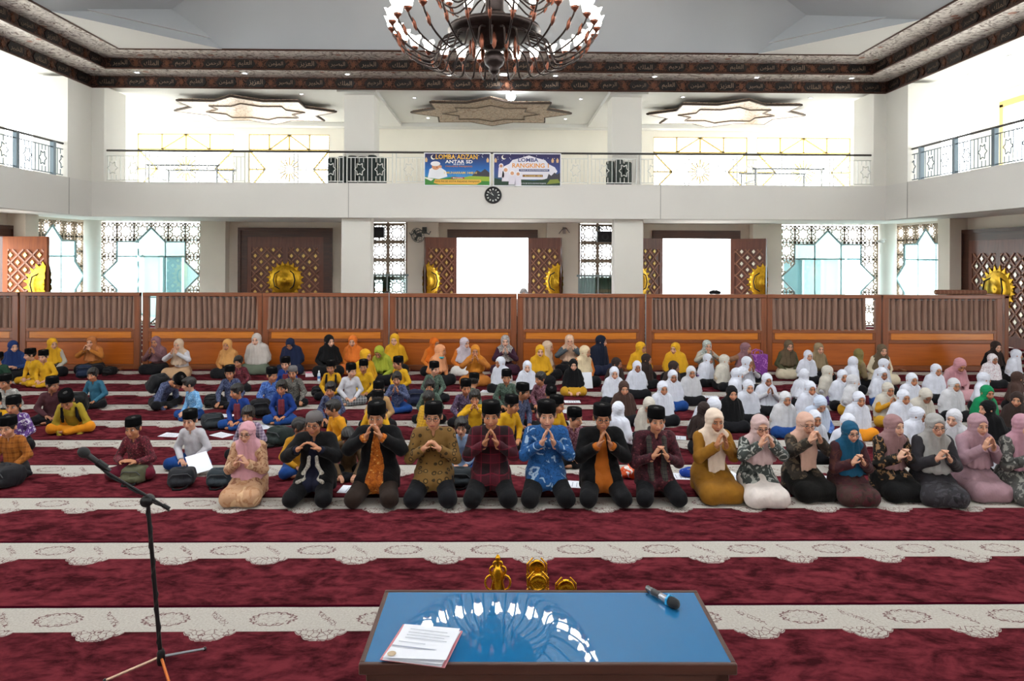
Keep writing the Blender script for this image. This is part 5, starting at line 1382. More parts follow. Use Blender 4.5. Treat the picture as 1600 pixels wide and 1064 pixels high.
lady(1402,646,'tentlow',fabric('#8f6e6e'),batik('#1c1a18','#8c6a48','#141210',9,'leaf'),fabric('#0a0a0b'),'woman in mauve hijab and black tunic with tan flowers','e',L=.36,r=.17,head=(14,2,0),rz=4,Y=7.80)
lady(1468,644,'tentlow',fabric('#93918f'),fabric('#2c2a2e'),batik('#2a282c','#3c3a40','#1e1d20',6,'leaf'),'woman in light grey hijab and charcoal dress, glasses','c',glasses=True,L=.36,r=.21,rz=-8,Y=7.66)
lady(1536,644,'tent',fabric('#a07f88'),fabric('#9a7c86'),fabric('#95777f'),'woman in dusty pink hijab and matching pink dress with white cuffs','c',L=.34,r=.19,Y=7.80)
lady(1608,645,'tentlow',fabric('#a97f8c'),batik('#4a4a48','#8a8a84','#2c2c2a',9,'leaf'),batik('#4a4a48','#7c7c76','#2c2c2a',7,'leaf'),'woman in pink hijab and grey floral dress at the right edge','c',L=.34,r=.19,Y=7.67)
CROWD=[
(-10.32,15.03,0.870,'w','low','r',20,'bluew','dark','navyblue','c','woman in blue hijab and blue blouse beside the first screen'),
(-9.81,13.92,0.760,'b','lap','l',0,'dgreen','dark','p','b','boy in dark green shirt and black cap at the left edge'),
(-9.56,14.53,0.755,'b','lap','l',-10,'yellow','yellowt','p','c','boy in yellow shirt turned to his left, next to another yellow shirt'),
(-9.13,14.26,0.765,'b','lap','F',5,'yellow','yellowt','p','c','boy in yellow shirt facing forward below the woman in yellow hijab'),
(-9.79,15.50,0.870,'w','lap','r',25,'greyw','dark','gold','c','woman in yellow hijab and pale grey jacket, second screen'),
(-9.10,15.88,0.870,'w','mouth','F',0,'ochre','dark','ochre','c','woman in brown-orange hijab and blouse raising both hands to her face'),
(-7.86,11.42,0.760,'b','lap','F',0,'hoodie','dark','p','b','boy in grey and white hooded top behind the purple batik shirt'),
(-6.99,11.18,0.760,'b','lap','r',35,'plum','dark','p','d','boy in dark plum shirt with black cap, turned away from the camera'),
(-6.28,10.62,0.760,'b','write','F',15,'olive','orange','p','b','boy in olive-yellow shirt and orange trousers leaning forward'),
(-6.97,12.32,0.710,'b','lap','F',0,'teal','dark','h','b','bareheaded boy in teal shirt behind the leaning boy'),
(-6.48,9.64,0.769,'b','lap','F',10,'purple','dark','p','b','boy in purple and white batik shirt at the left'),
(-5.72,8.48,0.760,'b','lap','F',5,'brown','dark','p','a','boy in brown-orange shirt, nearest boy at the left edge'),
(-6.92,9.87,0.751,'b','lap','F',10,'yellowb','dark','p','a','boy in yellow shirt with black straps cut by the left edge'),
(-7.64,15.88,0.870,'w','tent','F',0,'mauvew','dark','mauve','b','woman in mauve hijab with hands joined, third screen'),
(-6.88,15.38,0.870,'w','mouth','F',-5,'white','tan','beige','c','woman in beige hijab and white blouse, hands at her mouth'),
(-5.77,12.29,0.760,'b','write','d',70,'navyb','dark','p','b','boy with a black backpack bending over to the right'),
(-4.82,11.40,0.710,'b','lap','l',-35,'skyb','blue','h','c','bareheaded boy in light blue batik turned to the left'),
(-4.18,8.44,0.760,'b','low','F',0,'redb','maroon','p','b','boy in dark red batik and maroon trousers, nearest the microphone'),
(-3.67,8.83,0.760,'b','lap','F',0,'white','blue','p','c','boy in white shirt and blue trousers left of the pink-veiled woman'),
(-5.81,15.38,0.870,'w','lap','F',0,'tanw','dark','tan','b','woman in tan hijab seated left of the pale grey veil'),
(-4.97,13.82,0.710,'b','lap','F',0,'redb','dark','h','b','bareheaded boy in maroon batik behind a navy batik shirt'),
(-4.57,12.36,0.760,'b','knees','F',10,'navyb','dark','p','b','boy in black cap and navy batik in front of the tan veil'),
(-3.83,10.83,0.710,'b','lap','l',-10,'bluem','blue','h','b','bareheaded boy in blue shirt with maroon panel, left one of two'),
(-5.34,15.88,0.944,'w','lap','F',0,'lgrey','sage','lgrey','e','woman in large pale grey hijab and sage skirt'),
(-4.55,15.88,0.870,'w','lap','d',0,'navy','navy','navy','b','woman in long navy hijab looking down'),
(-3.64,15.66,0.940,'w','lap','r',10,'black','black','black','e','woman in all black hijab and dress by the screens'),
(-3.74,12.05,0.776,'b','lap','r',20,'blueb','dark','p','b','boy in blue batik and black cap looking right'),
(-3.89,13.39,0.760,'b','lap','F',0,'bluem','dark','p','c','boy in black cap peering from behind the grey knit cap'),
(-3.48,12.47,0.744,'b','knees','F',5,'greyb','dark','k','b','boy in grey knit cap and grey batik shirt'),
(-3.26,11.17,0.710,'b','lap','F',0,'bluem','blue','h','b','bareheaded boy in blue shirt with maroon panel, right one of two'),
(-3.09,9.25,0.710,'b','lap','F',0,'check','dark','h','b','bareheaded boy in checked shirt right behind the pink-veiled woman'),
(-2.24,8.55,0.710,'b','lap','r',40,'must','blue','h','d','bareheaded boy in mustard shirt turned away behind the grey cap man'),
(-2.91,12.98,0.760,'b','lap','F',0,'yellowb','dark','p','b','boy in yellow shirt with dark straps before the black-veiled woman'),
(-2.43,11.00,0.710,'b','lap','F',0,'navyb','dark','h','b','bareheaded boy in navy flowered batik beside the white shirt'),
(-3.13,15.88,0.899,'w','lap','F',0,'orangew','orangew2','orange','c','woman in bright orange hijab, fifth screen'),
(-2.46,13.78,0.870,'w','lap','r',30,'goldw','dark','gold','b','woman in golden hijab leaning right in front of the orange one'),
(-2.25,14.59,0.870,'w','lap','d',-15,'limew','dark','lime','b','woman in lime green hijab and dress'),
(-2.17,15.88,0.944,'w','lap','F',0,'goldw','dark','gold','c','woman in yellow hijab behind the lime green one'),
(-2.47,12.58,0.761,'b','lap','r',15,'white','sarong','p','c','big boy in white shirt and grey sarong'),
(-2.32,13.06,0.759,'b','lap','F',5,'yellow','dark','p','b','boy in plain yellow shirt right of the white shirt'),
(-1.69,13.47,0.760,'b','lap','l',-25,'yellow','dark','p','b','boy in yellow shirt with tilted cap below the lime veil'),
(-1.52,11.97,0.710,'b','tent','F',0,'navyb','blue','h','b','bareheaded boy in navy batik with palms together'),
(-2.01,9.62,0.710,'b','lap','l',-40,'yellowo','dark','h','b','bareheaded boy in yellow and orange shirt looking left'),
(-1.63,10.83,0.760,'b','lap','F',0,'tan','dark','p','c','boy in tan top with face just above another black cap'),
(-1.52,9.96,0.760,'b','lap','r',160,'yellow','dark','p','b','boy in yellow shirt facing away behind the blazer man'),
(-1.58,8.42,0.670,'b','write','d',10,'brownk','dark','h','a','bareheaded boy bowing his head between two black jackets'),
(-1.26,15.75,0.870,'w','lap','r',15,'orangew','dark','deepo','b','woman in deep orange hijab, sixth screen'),
(-1.04,14.49,0.870,'w','lap','r',45,'peachw','dark','peach','b','woman in peach hijab with teal mask at her chin'),
(-0.97,12.82,0.760,'b','lap','r',10,'greenb','dark','p','c','boy in green batik and black cap before the peach veil'),
(-0.87,11.23,0.710,'b','lap','F',0,'greenb','dark','h','b','bareheaded boy in dark green batik behind the olive batik man'),
(-0.83,10.21,0.710,'b','lap','r',120,'yellowc','dark','h','b','bareheaded boy in yellow checked shirt turned away'),
(-0.57,15.75,0.870,'w','lap','r',15,'orangew','white','lilac','c','woman in pale lilac hijab and orange dress with white knee'),
(-0.25,14.49,0.870,'w','mouth','F',0,'ochre','ochre','ochreg','b','woman in golden-orange hijab holding her hands at her chin'),
(0.39,15.88,0.914,'w','tent','F',0,'dpurple','dpurple','patg','e','woman in patterned grey hijab and dark purple dress, palms together'),
(0.30,13.75,0.720,'g','lap','l',-15,'white','dark','white','b','girl in white hijab sitting left of the boundary of boys and girls'),
(0.80,13.24,0.720,'g','lap','F',0,'white','dark','white','e','girl in white hijab below the yellow-veiled woman'),
(1.12,14.49,0.870,'w','lap','F',0,'goldw','dark','gold','c','woman in yellow hijab in front of a beige-veiled woman'),
(1.28,15.15,0.870,'w','lap','r',40,'brownw','dark','beige','b','woman in beige hijab half hidden by a yellow veil'),
(-0.19,11.50,0.758,'b','lap','r',140,'greenb','dark','p','b','boy in green batik facing away left of the white veil'),
(-0.28,11.00,0.762,'b','lap','F',10,'purpled','dark','p','b','boy in dark purple batik beside the praying yellow shirt'),
(-0.10,10.36,0.710,'b','mouth','F',0,'yellow','dark','h','b','bareheaded boy in yellow shirt with hands pressed to his face'),
(0.39,11.94,0.760,'b','lap','F',0,'greenb','dark','p','b','boy in grey-green batik seated below the white-veiled girl'),
(0.59,10.58,0.776,'b','lap','r',35,'navyb','dark','p','d','boy in navy batik looking right, behind the plaid shirt man'),
(1.01,11.97,0.710,'b','lap','l',-20,'wineb','dark','h','b','bareheaded boy in wine batik left of the black-veiled girl'),
(0.41,9.73,0.760,'b','lap','r',30,'yellow','dark','p','b','boy in yellow shirt looking right between plaid and blue shirts'),
(-0.20,8.62,0.710,'b','lap','F',0,'lblue','blue','h','c','bareheaded child in light blue shirt between olive and plaid shirts'),
(1.05,10.76,0.744,'b','write','d',10,'wineb','dark','p','b','boy in wine batik with bowed cap behind the blue shirt man'),
(1.88,15.88,0.929,'w','mouth','F',0,'slate','dark','peachp','c','slim woman in pale peach hijab with hands at her mouth'),
(2.03,14.38,0.870,'w','lap','r',20,'orangew','dark','cream','b','woman in cream hijab with orange sleeves looking right'),
(2.57,15.88,0.914,'w','lap','r',40,'navy','navy','dnavy','c','woman in dark navy hijab looking right'),
(1.72,13.49,0.720,'g','write','F',0,'black','mustard','black','c','girl in black hijab and mustard skirt reading a paper'),
(1.05,9.73,0.760,'b','lap','r',30,'yellow','dark','p','b','boy in yellow shirt behind the right shoulder of the blue shirt'),
(1.23,8.94,0.760,'b','lap','r',15,'wineb','dark','p','a','boy in wine batik squeezed between blue shirt and blazer'),
(2.37,12.54,0.720,'g','lap','F',0,'white','dark','white','c','girl in white hijab behind the girl in brown hijab'),
(2.29,11.11,0.720,'g','lap','F',0,'dbrown','dark','brown','a','girl in brown hijab smiling between white veils'),
(2.93,13.24,0.720,'g','lap','F',0,'white','dark','white','d','girl in long white hijab just right of the steel pole'),
(3.35,15.03,0.870,'w','low','r',10,'goldw','dark','gold','b','woman in yellow hijab by the steel pole'),
(3.29,14.20,0.720,'g','lap','r',30,'dbrown','dark','dbrown','b','girl in dark brown hijab behind the long white veil'),
(2.58,13.66,0.720,'g','lap','r',20,'dbrown','dark','dbrown','d','girl in dark brown hijab half hidden by a white veil'),
(1.91,9.45,0.720,'g','lap','r',150,'white','dark','white','b','girl in white hijab facing away beside the blazer man'),
(4.12,14.92,0.870,'w','lap','l',-10,'goldw','dark','gold','c','woman in wide yellow hijab, right one of the yellow veils'),
(4.93,15.38,0.870,'w','mouth','F',5,'greyw','dark','patg2','c','woman in grey-green patterned hijab raising her hands to her mouth'),
(4.65,14.43,0.688,'g','lap','r',20,'purple','dark','white','d','girl in white hijab and purple flowered blouse'),
(4.86,14.02,0.733,'g','lap','r',40,'cream','dark','creamw','b','girl in creamy white hijab looking right'),
(3.62,13.24,0.720,'g','lap','r',25,'dbrown','dark','dbrown','d','girl in dark veil in front of the wide yellow hijab'),
(3.36,12.19,0.720,'g','lap','F',0,'white','blue','white','d','girl in white hijab with blue skirt left of another white veil'),
(3.81,12.62,0.720,'g','lap','F',0,'white','dark','white2','b','girl in wide white hijab in front of the wide yellow veil'),
(2.92,11.11,0.720,'g','lap','F',5,'white','dark','white','b','girl in white hijab with maroon cuffs behind the scarf man'),
(2.48,10.02,0.720,'g','lap','d',-15,'white','dark','creamw','c','girl in white hijab looking down behind the scarf man'),
(3.34,10.31,0.720,'g','write','d',20,'white','dark','white','d','girl in white hijab bending her head low before a paper'),
(4.55,12.40,0.720,'g','lap','r',60,'white','dark','white','b','girl in white hijab leaning right, seen from the side'),
(3.92,10.72,0.720,'g','lap','F',0,'black','dark','black','a','girl in black hijab behind the cream-veiled woman'),
(3.09,9.45,0.720,'g','lap','r',130,'black','dark','dbrown','b','girl in dark veil turned away left of the cream-veiled woman'),
(5.63,14.92,0.870,'w','lap','r',10,'brownw','dark','mauve','b','woman in mauve hijab stretching out her arm'),
(5.22,13.70,0.740,'g','mouth','r',15,'white','dark','white','d','girl in white hijab lifting both hands to her cheek'),
(4.92,11.85,0.720,'g','tent','F',0,'white','dark','white','d','girl in white hijab with palms together in the gap'),
(4.37,11.23,0.720,'g','lap','F',0,'white','dark','white','c','girl in white hijab right beside the black-veiled girl'),
(4.63,10.39,0.695,'g','lap','F',0,'lgrey','blue','white2','b','girl in broad white hijab with blue sash'),
(6.79,15.38,0.870,'w','lap','F',0,'olivew','creamw','olive','c','woman in olive-brown hijab with glasses and cream trousers'),
(7.31,15.04,0.856,'w','lap','F',5,'khaki','dark','khaki','c','woman in khaki hijab beside the olive-veiled woman'),
(6.92,14.68,0.736,'g','lap','F',0,'white','dark','white','c','girl in white hijab between the olive and khaki veils'),
(5.75,12.26,0.720,'g','lap','r',120,'white','dark','white','c','girl in white hijab turned away below the khaki veil'),
(5.34,11.11,0.720,'g','lap','F',0,'white','purple','white','b','girl in white hijab with purple skirt above the pale blue veil'),
(4.97,10.04,0.745,'g','write','d',0,'blueb','dark','paleb','c','girl in pale bluish hijab and blue batik looking down'),
(6.37,12.72,0.715,'g','lap','r',55,'white','purple','creamw','b','girl in creamy white hijab looking to the right screen'),
(4.50,9.13,0.693,'g','lap','F',0,'white','dark','white','b','girl in white hijab mostly hidden by the peach-veiled woman'),
(7.68,14.06,0.846,'w','lap','r',110,'khaki','dark','olive2','b','woman in olive hijab turned away by the eighth screen'),
(7.35,13.66,0.745,'g','lap','r',90,'purple','dark','white','b','girl in white hijab with purple batik, seen from the side'),
(6.43,12.22,0.725,'g','lap','F',0,'white','dark','white','b','girl in white hijab peeking over a turned white veil'),
(6.33,11.72,0.720,'g','lap','r',50,'white','mustard','white2','c','girl in white hijab with mustard skirt looking right'),
(8.53,14.70,0.870,'w','lap','F',0,'creamw','creamw','olive','c','woman in brown-olive hijab and cream blouse by the screen gap'),
(7.93,13.57,0.721,'g','lap','r',20,'white','dark','white','b','girl in white hijab directly before the brown-olive veil'),
(7.29,12.47,0.720,'g','lap','F',0,'white','blue','white','d','girl in white hijab nearest below the cream blouse'),
(6.58,11.04,0.713,'g','tent','F',0,'must','mustard','creamw','b','girl in white hijab with mustard sleeves, hands at her chest'),
(6.46,10.41,0.720,'g','lap','F',0,'white','dark','white','b','girl in white hijab behind the mauve-veiled woman'),
(5.69,10.26,0.720,'g','lap','F',0,'white','orange','white','b','girl in long white hijab with orange skirt behind the teal veil'),
(4.73,8.70,0.748,'g','lap','F',0,'white','dark','white','c','girl in white hijab mostly hidden by the teal-veiled woman'),
(7.50,11.91,0.720,'g','lap','F',0,'white','dark','white','b','girl in white hijab left of the tall white veil'),
(6.94,10.69,0.727,'g','lap','d',0,'white','dark','creamw','d','girl in creamy white hijab looking down'),
(6.00,9.34,0.691,'g','write','r',15,'white','dark','white','d','girl in white hijab between the mauve and grey veils'),
(8.54,12.86,0.729,'g','lap','F',0,'white','dark','white','b','girl in tall white hijab left of the pink-veiled woman'),
(9.06,13.03,0.862,'w','lap','d',0,'pinkw','pinkw','pink','b','woman in pink hijab looking down by the last screen'),
(7.91,11.41,0.720,'g','lap','F',0,'white','dark','white2','b','girl in broad white hijab below the pink-veiled woman'),
(10.67,14.30,0.720,'g','lap','F',0,'purpled','dark','patw','d','girl in white and rose hijab at the end of the screens'),
(11.54,15.40,0.854,'w','lap','F',0,'black','black','dbrown','c','woman in dark brown hijab at the end of the last screen'),
(11.59,14.87,0.737,'g','lap','r',30,'white','dark','white','b','girl in white hijab cut by the right edge'),
(8.80,11.98,0.720,'g','lap','r',50,'white','dark','white','b','girl in white hijab looking right above the green veil'),
(8.02,10.78,0.720,'g','lap','F',0,'green','green','green','b','girl in bright green hijab'),
(9.46,12.05,0.720,'g','lap','r',60,'dbrown','dark','brown','b','girl in dark brown hijab at the right edge, upper one'),
(8.12,10.26,0.720,'g','lap','l',-10,'black','dark','dbrown','a','girl in black-brown hijab at the right edge, lower one'),
(7.26,9.62,0.720,'g','lap','l',-60,'black','dark','black','c','girl in black hijab looking left below the green veil'),
(6.29,8.95,0.749,'g','lap','l',-20,'white','dark','palegrey','e','girl in pale grey hijab between grey and pink veiled women'),
(6.53,8.42,0.615,'g','write','d',30,'white','dark','white','b','girl in white hijab bending low beside the pink dress'),
]
# ---- the crowd: pupils on the carpet and women along the screens
HP={'F':(0,4,0),'r':(32,4,0),'l':(-32,4,0),'d':(0,30,0)}
TOPS={'bluew':fabric('#223a6a'),'dgreen':fabric('#1f3a2c'),'yellow':fabric('#c99a1e'),'greyw':fabric('#a9a396'),'ochre':fabric('#a9682a'),'hoodie':batik('#8c8a86','#b8b6b0','#3c3c3e',6,'leaf'),
'plum':fabric('#43242a'),'olive':fabric('#a08a2a'),'teal':fabric('#2f5e74'),'purple':batik('#5a3a7a','#c9c2d0','#3e2a5a',11,'leaf'),'brown':batik('#9a5a1e','#7a4416','#b0742e',12,'plaid'),'yellowb':fabric('#c4921c'),
'mauvew':fabric('#6c4a4e'),'white':fabric('#b8b7bd'),'navyb':batik('#2c3454','#58607c','#1c2238',20,'flower'),'skyb':batik('#4c86b8','#86b2d6','#2f6496',18,'flower'),'redb':batik('#6a2430','#3c1a20','#8c4a4c',20,'flower'),
'tanw':fabric('#a8703c'),'bluem':fabric('#1a3678'),'lgrey':fabric('#b4aca6'),'navy':fabric('#1a2036'),'black':fabric('#0b0b0d'),'blueb':batik('#2a4c94','#5c7cba','#1a2c60',18,'flower'),'greyb':batik('#6a6660','#4a4844','#8c8880',20,'flower'),
'check':batik('#6a5a74','#a89cae','#3c3046',18,'plaid'),'must':fabric('#b5811e'),'orangew':fabric('#c06a26'),'goldw':fabric('#c18f1c'),'limew':fabric('#8a9430'),'yellowo':fabric('#cc8c1a'),'tan':fabric('#a8865a'),'brownk':fabric('#5a4630'),
'peachw':fabric('#b9764a'),'greenb':batik('#34463c','#5c6c60','#222e28',20,'flower'),'yellowc':batik('#c2921e','#9c7416','#d8b04a',20,'plaid'),'dpurple':fabric('#3a1f30'),'brownw':fabric('#7c5a44'),'purpled':batik('#3c3046','#6a5a74','#241c2c',20,'flower'),
'wineb':batik('#5a2a38','#8a6470','#341a24',20,'flower'),'lblue':fabric('#8aa0c0'),'slate':fabric('#4a5258'),'dbrown':fabric('#38261f'),'cream':fabric('#c2b29a'),'olivew':fabric('#4c4a34'),'khaki':fabric('#75654a'),'creamw':fabric('#c4b8a0'),
'pinkw':fabric('#b58a90'),'green':fabric('#0f6a44')}
BOTS={'dark':fabric('#0e0e12'),'yellowt':fabric('#c2921c'),'orange':fabric('#d0831a'),'tan':fabric('#a98868'),'blue':fabric('#163c78'),'maroon':fabric('#5a1426'),'sage':fabric('#5c6456'),'navy':fabric('#1a2036'),'black':fabric('#0b0b0d'),
'orangew2':fabric('#b9622a'),'sarong':batik('#4a4a4c','#8a8a8c','#2a2a2c',16,'plaid'),'white':fabric('#d0ccc8'),'ochre':fabric('#a9682a'),'dpurple':fabric('#3a1f30'),'mustard':fabric('#b88a24'),'purple':batik('#4a2a74','#8a7aa0','#34205a',14,'flower'),
'creamw':fabric('#c8bca4'),'pinkw':fabric('#b58a90'),'green':fabric('#123c2c')}
HIJ={'navyblue':fabric('#1a2c5a'),'gold':fabric('#c9961f'),'ochre':fabric('#a8683a'),'mauve':fabric('#7c5a60'),'beige':fabric('#b8a08a'),'tan':fabric('#bd8a52'),'lgrey':fabric('#b3aba4'),'navy':fabric('#1a223c'),'black':fabric('#0b0b0d'),
'orange':fabric('#d06e2a'),'lime':fabric('#93992f'),'deepo':fabric('#c25f18'),'peach':fabric('#cf9068'),'lilac':fabric('#b8adb4'),'ochreg':fabric('#bd7826'),'patg':batik('#a8a2a0','#7c7674','#c4bebc',16,'flower'),'white':fabric('#c6c9d4'),
'white2':fabric('#bcbcc0'),'cream':fabric('#cbb898'),'peachp':fabric('#c9a890'),'dnavy':fabric('#151a2a'),'brown':fabric('#42302a'),'dbrown':fabric('#2e2320'),'creamw':fabric('#b9b3a8'),'patg2':batik('#8c9490','#b4bab4','#6c746e',16,'flower'),
'paleb':fabric('#b4bfd2'),'olive':fabric('#5c4e3c'),'khaki':fabric('#85745a'),'olive2':fabric('#6e643c'),'pink':fabric('#b27e86'),'patw':batik('#d0ccd0','#b49aa0','#e0dce0',12,'leaf'),'green':fabric('#0f7a4c'),'palegrey':fabric('#c0c0c6')}
def strap_mesh(f):
    S=Sdf()
    for sg in (1,-1):
        q=[f.O+f.T@(np.array(p)*np.array([sg,1,1])) for p in ((.10,.09,.40),(.115,-.0,.545),(.115,-.10,.50),(.12,-.16,.36),(.14,-.13,.2))]
        for a,b in zip(q[:-1],q[1:]): S.cap(a,b,.024,.024,.015)
    return S.mesh(.010,'backpack_strap')
def pack_sdf(w=.17,d=.10,h=.22,slump=0):
    S=Sdf(); S.box((0,0,h),(w,d,h),.07,.02); S.box((0,-d*.9,h*.62),(w*.78,d*.45,h*.42),.04,.03); S.cap((-.04,0,2*h+.005),(.04,0,2*h+.005),.014,.014,.015)
    for s in (-1,1): S.cap((s*.1,d*.9,2*h-.08),(s*.12,d*1.25,.08),.02,.02,.02)
    S.disp=wrinkle(.006,34); return S
def crowd_person(X,Y,h,ty,arms,hp,rz,top,bot,hw,tone,label):
    child=ty!='w'; hs=1.34 if child else 1.2; lean=(6,0)
    if label.startswith(('boy in olive','boy with a black backpack')): lean=(34,0)
    if 'bending' in label and ty=='g': lean=(26,0)
    f=Fig('cross' if ty=='b' else 'crossn',arms,HP[hp],lean,hs,'reach' if 'stretching' in label else None,.86 if child else .95); vb=.0085
    K=(ty=='b',child,arms,hp,lean,'stretching' in label)
    parts=[('body',cached(('B',)+K,lambda:body_mesh(f,vb)),SKIN)]
    if ty=='b':
        base=1.007 if hw in 'pk' else .99
        parts.append(('trousers',cached(('T',),lambda:legs_mesh(f,h=.012)),BOTS[bot]))
        parts.append(('shirt',cached(('S',child,arms,lean),lambda:shirt_mesh(f,-.04,h=.012,flare=.02)),TOPS[top]))
        parts.append(('hair',cached(('H',hp,lean,hw=='h'),lambda:thick_hair_mesh(f,.0075) if hw=='h' else hair_mesh(f,.009)),HAIR))
        if hw=='p': parts.append(('cap',cached(('C',hp,lean),lambda:cap_mesh(f)),PECI))
        if hw=='k': parts.append(('cap',cached(('K',hp,lean),lambda:cap_mesh(f,'knit')),KNIT))
        if top in ('yellowb','olive'): parts.append(('backpack_strap',cached(('ST',lean),lambda:strap_mesh(f)),fabric('#101013')))
        if top=='bluem': parts.append(('shirt_panel',cached(('PN',lean),lambda:trim_mesh(f,[(.035,-.155,.42),(.035,-.165,.3),(.035,-.165,.12)],.036)),fabric('#6a2a34')))
    else:
        base=1.008 if child else .97
        parts.append(('skirt',cached(('SK',child),lambda:legs_mesh(f,True,h=.012)),BOTS[bot]))
        parts.append(('dress',cached(('D',child,arms,lean,'stretching' in label),lambda:shirt_mesh(f,-.05,.0,collar=False,h=.012,name='dress',flare=.03)),TOPS[top]))
        big=any(w_ in label for w_ in ('large','long','wide','broad','tall')) or hw in ('navy','dnavy')
        if child: parts.append(('hijab',cached(('HJ',hp,lean,big),lambda:hijab_mesh(f,.46 if big else .415,.27 if big else .25,h=.011,cover=True)),HIJ[hw]))
        else:
            parts.append(('hijab',cached(('HW',hp,lean,big,arms in('tent','mouth')),lambda:hijab_mesh(f,.36 if big else .27,.235 if big else .20,h=.011,cover=big)),HIJ[hw]))
        if hw=='peach': parts.append(('face_mask',trim_mesh(f,[(.0,-.19,.545),(.03,-.185,.55),(.07,-.12,.57)],.022),fabric('#3aa0a8')))
        if 'glasses' in label: parts.append(('spectacles',glasses_mesh(f),plain('#101012',.3)))
    if lean[0]>20: base*= .90
    g={'b':'pupils in caps and shirts seated on the carpet','g':'girls in hijabs seated on the carpet','w':'women seated along the wooden screens'}[ty]
    return person((X,Y,0),R(rz),h/base,label,g,parts,tone)
for row in CROWD: crowd_person(*row)
# ---- two people standing behind the screens
LEGS['stand']=dict(O=(0,0,.90),hip=(.09,.0,.0),knee=(.10,-.01,.48),ank=(.10,.02,.09),toe=(.11,-.14,.04))
ARMS['down']=((.26,.02,.2),(.27,-.05,-.04),(.0,-.1,-1),(-1,0,0),.3)
def stander(px,ytop,Y,hij,label):
    f=Fig('stand','down',(0,10,0),(0,0),1.05); h=2.73-(ytop-400)*Y/1067
    parts=[('body',body_mesh(f,.009),SKIN),('trousers',legs_mesh(f,h=.014),BOTS['dark']),('shirt',shirt_mesh(f,-.2,h=.014),TOPS['slate'])]
    parts.append(('hijab',hijab_mesh(f,.3,.2,h=.012),hij) if hij else ('hair',hair_mesh(f),HAIR))
    person((CAMX+(px-783)*Y/1067,Y,0),0,h/1.705,label,'people behind the screens',parts,'b')
stander(607,455,17.4,None,'dark-haired person whose head top shows above the screens below the fan')
stander(818,450,17.4,HIJ['patg'],'person in grey headscarf peeking over the screens below the middle door')
# ---- bags, papers and small things on the carpet
def gp(px,py): Y=2913.0/(py-400); return (CAMX+(px-783)*Y/1067,Y,0)
pkA=pack_sdf(.17,.11,.15).mesh(.013,'backpack_body'); pkB=pack_sdf(.15,.12,.10).mesh(.013,'backpack_body')
stA=MB().tube([(-.08,-.13,.02),(-.06,-.2,.012),(.02,-.22,.012),(.08,-.17,.02),(.09,-.12,.05)],.012,6).mesh('strap')
zip_=MB().tube([(-.14,-.115,.2),(-.1,-.125,.245),(.1,-.125,.245),(.14,-.115,.2)],.006,5).mesh('zipper'); zipB=MB().tube([(-.12,-.12,.12),(-.08,-.125,.16),(.08,-.125,.16),(.12,-.12,.12)],.006,5).mesh('zipper')
def bag(px,py,c,rz,label,kind='A',s=1.0,loc=None,rot_=None):
    o=empty('backpack',loc or gp(px,py),R(rz),label=label,cat='backpack',group='school backpacks on the carpet'); o.scale=(s,)*3
    if rot_: o.rotation_euler=rot_
    link('bag_body',pkA if kind=='A' else pkB,fabric(c,.7,.35),o); link('strap',stA,fabric('#0c0c0e'),o); link('zipper',zip_ if kind=='A' else zipB,plain('#3c3e42',.5,.4),o)
bag(138,590,'#18243a',20,'navy backpack standing before the woman in brown-orange hijab',s=.9)
bag(178,586,'#0e0e10',-10,'black bag lying right of the navy backpack','B',.9)
bag(337,634,'#0d0d0f',0,'black bag in front of the boy in black cap and navy batik','B')
bag(336,668,'#20262a',30,'dark grey bag behind the boy in white shirt','B',1.1)
bag(217,752,'#4c4c38',0,'olive canvas backpack lying before the boy in dark red batik','B',.95)
bag(289,757,'#1c1d22',15,'black and grey backpack in front of the boy in white shirt','B',1.0)
bag(20,757,'#18181c',-20,'large black bag in front of the boy in brown-orange shirt','B',1.2)
bag(348,757,'#222a30',5,'dark bag left of the pink-veiled woman','B',.95)
bag(409,650,'#101014',25,'black bag between the boys in blue shirts','A',.95)
bag(440,693,'#1c2624',-30,'dark backpack with white print behind the man in grey cap','B',1.2)
bag(650,632,'#161c34',10,'navy bag right of the boy with palms together','A',.9)
bag(500,618,'#121214',0,'black bag beside the boy with dark straps','B',.9)
bag(720,757,'#20262a',0,'dark bag between the olive and plaid shirts','B',1.0)
pp=[r for r in CROWD if r[11].startswith('boy with a black backpack')][0]; ol=[r for r in CROWD if r[11].startswith('boy in olive')][0]
def worn(row,c,label):
    s=row[2]/.87; M=Matrix.Translation((row[0],row[1],0))@Matrix.Rotation(R(row[6]),4,'Z')@Matrix.Scale(s,4)@Matrix.Translation((0,.10,.125))@Matrix.Rotation(R(34),4,'X')@Matrix.Translation((0,.20,.12))@Matrix.Rotation(PI,4,'Z')
    bag(0,0,c,0,label,'A',1.0); o=[x for x in COL.objects if x.get('label')==label][0]; o.matrix_world=M@Matrix.Diagonal((1.1,1.1,1.25,1))
worn(pp,'#121316','black backpack worn by the boy bending over')
worn(ol,'#0f1012','black backpack worn by the leaning boy in orange trousers')
def curl_sheet():
    N=5; vs=[];fs=[]
    for i in range(N+1):
        for j in range(N+1): x=-.105+.21*i/N; y=-.15+.3*j/N; vs.append((x,y,.004+.03*max(0,(x+y-.1))))
    for i in range(N):
        for j in range(N): a=i*(N+1)+j; fs.append((a,a+N+1,a+N+2,a+1))
    v2=[(x,y,z-.003) for x,y,z in vs]; n=len(vs)
    return MB().add(vs+v2,fs+[tuple(q+n for q in f[::-1]) for f in fs],True).mesh('paper_sheet')
SHEET=curl_sheet(); SL=MB().box(-.07,.07,-.004,.004,.0,.0005).mesh('print_line')
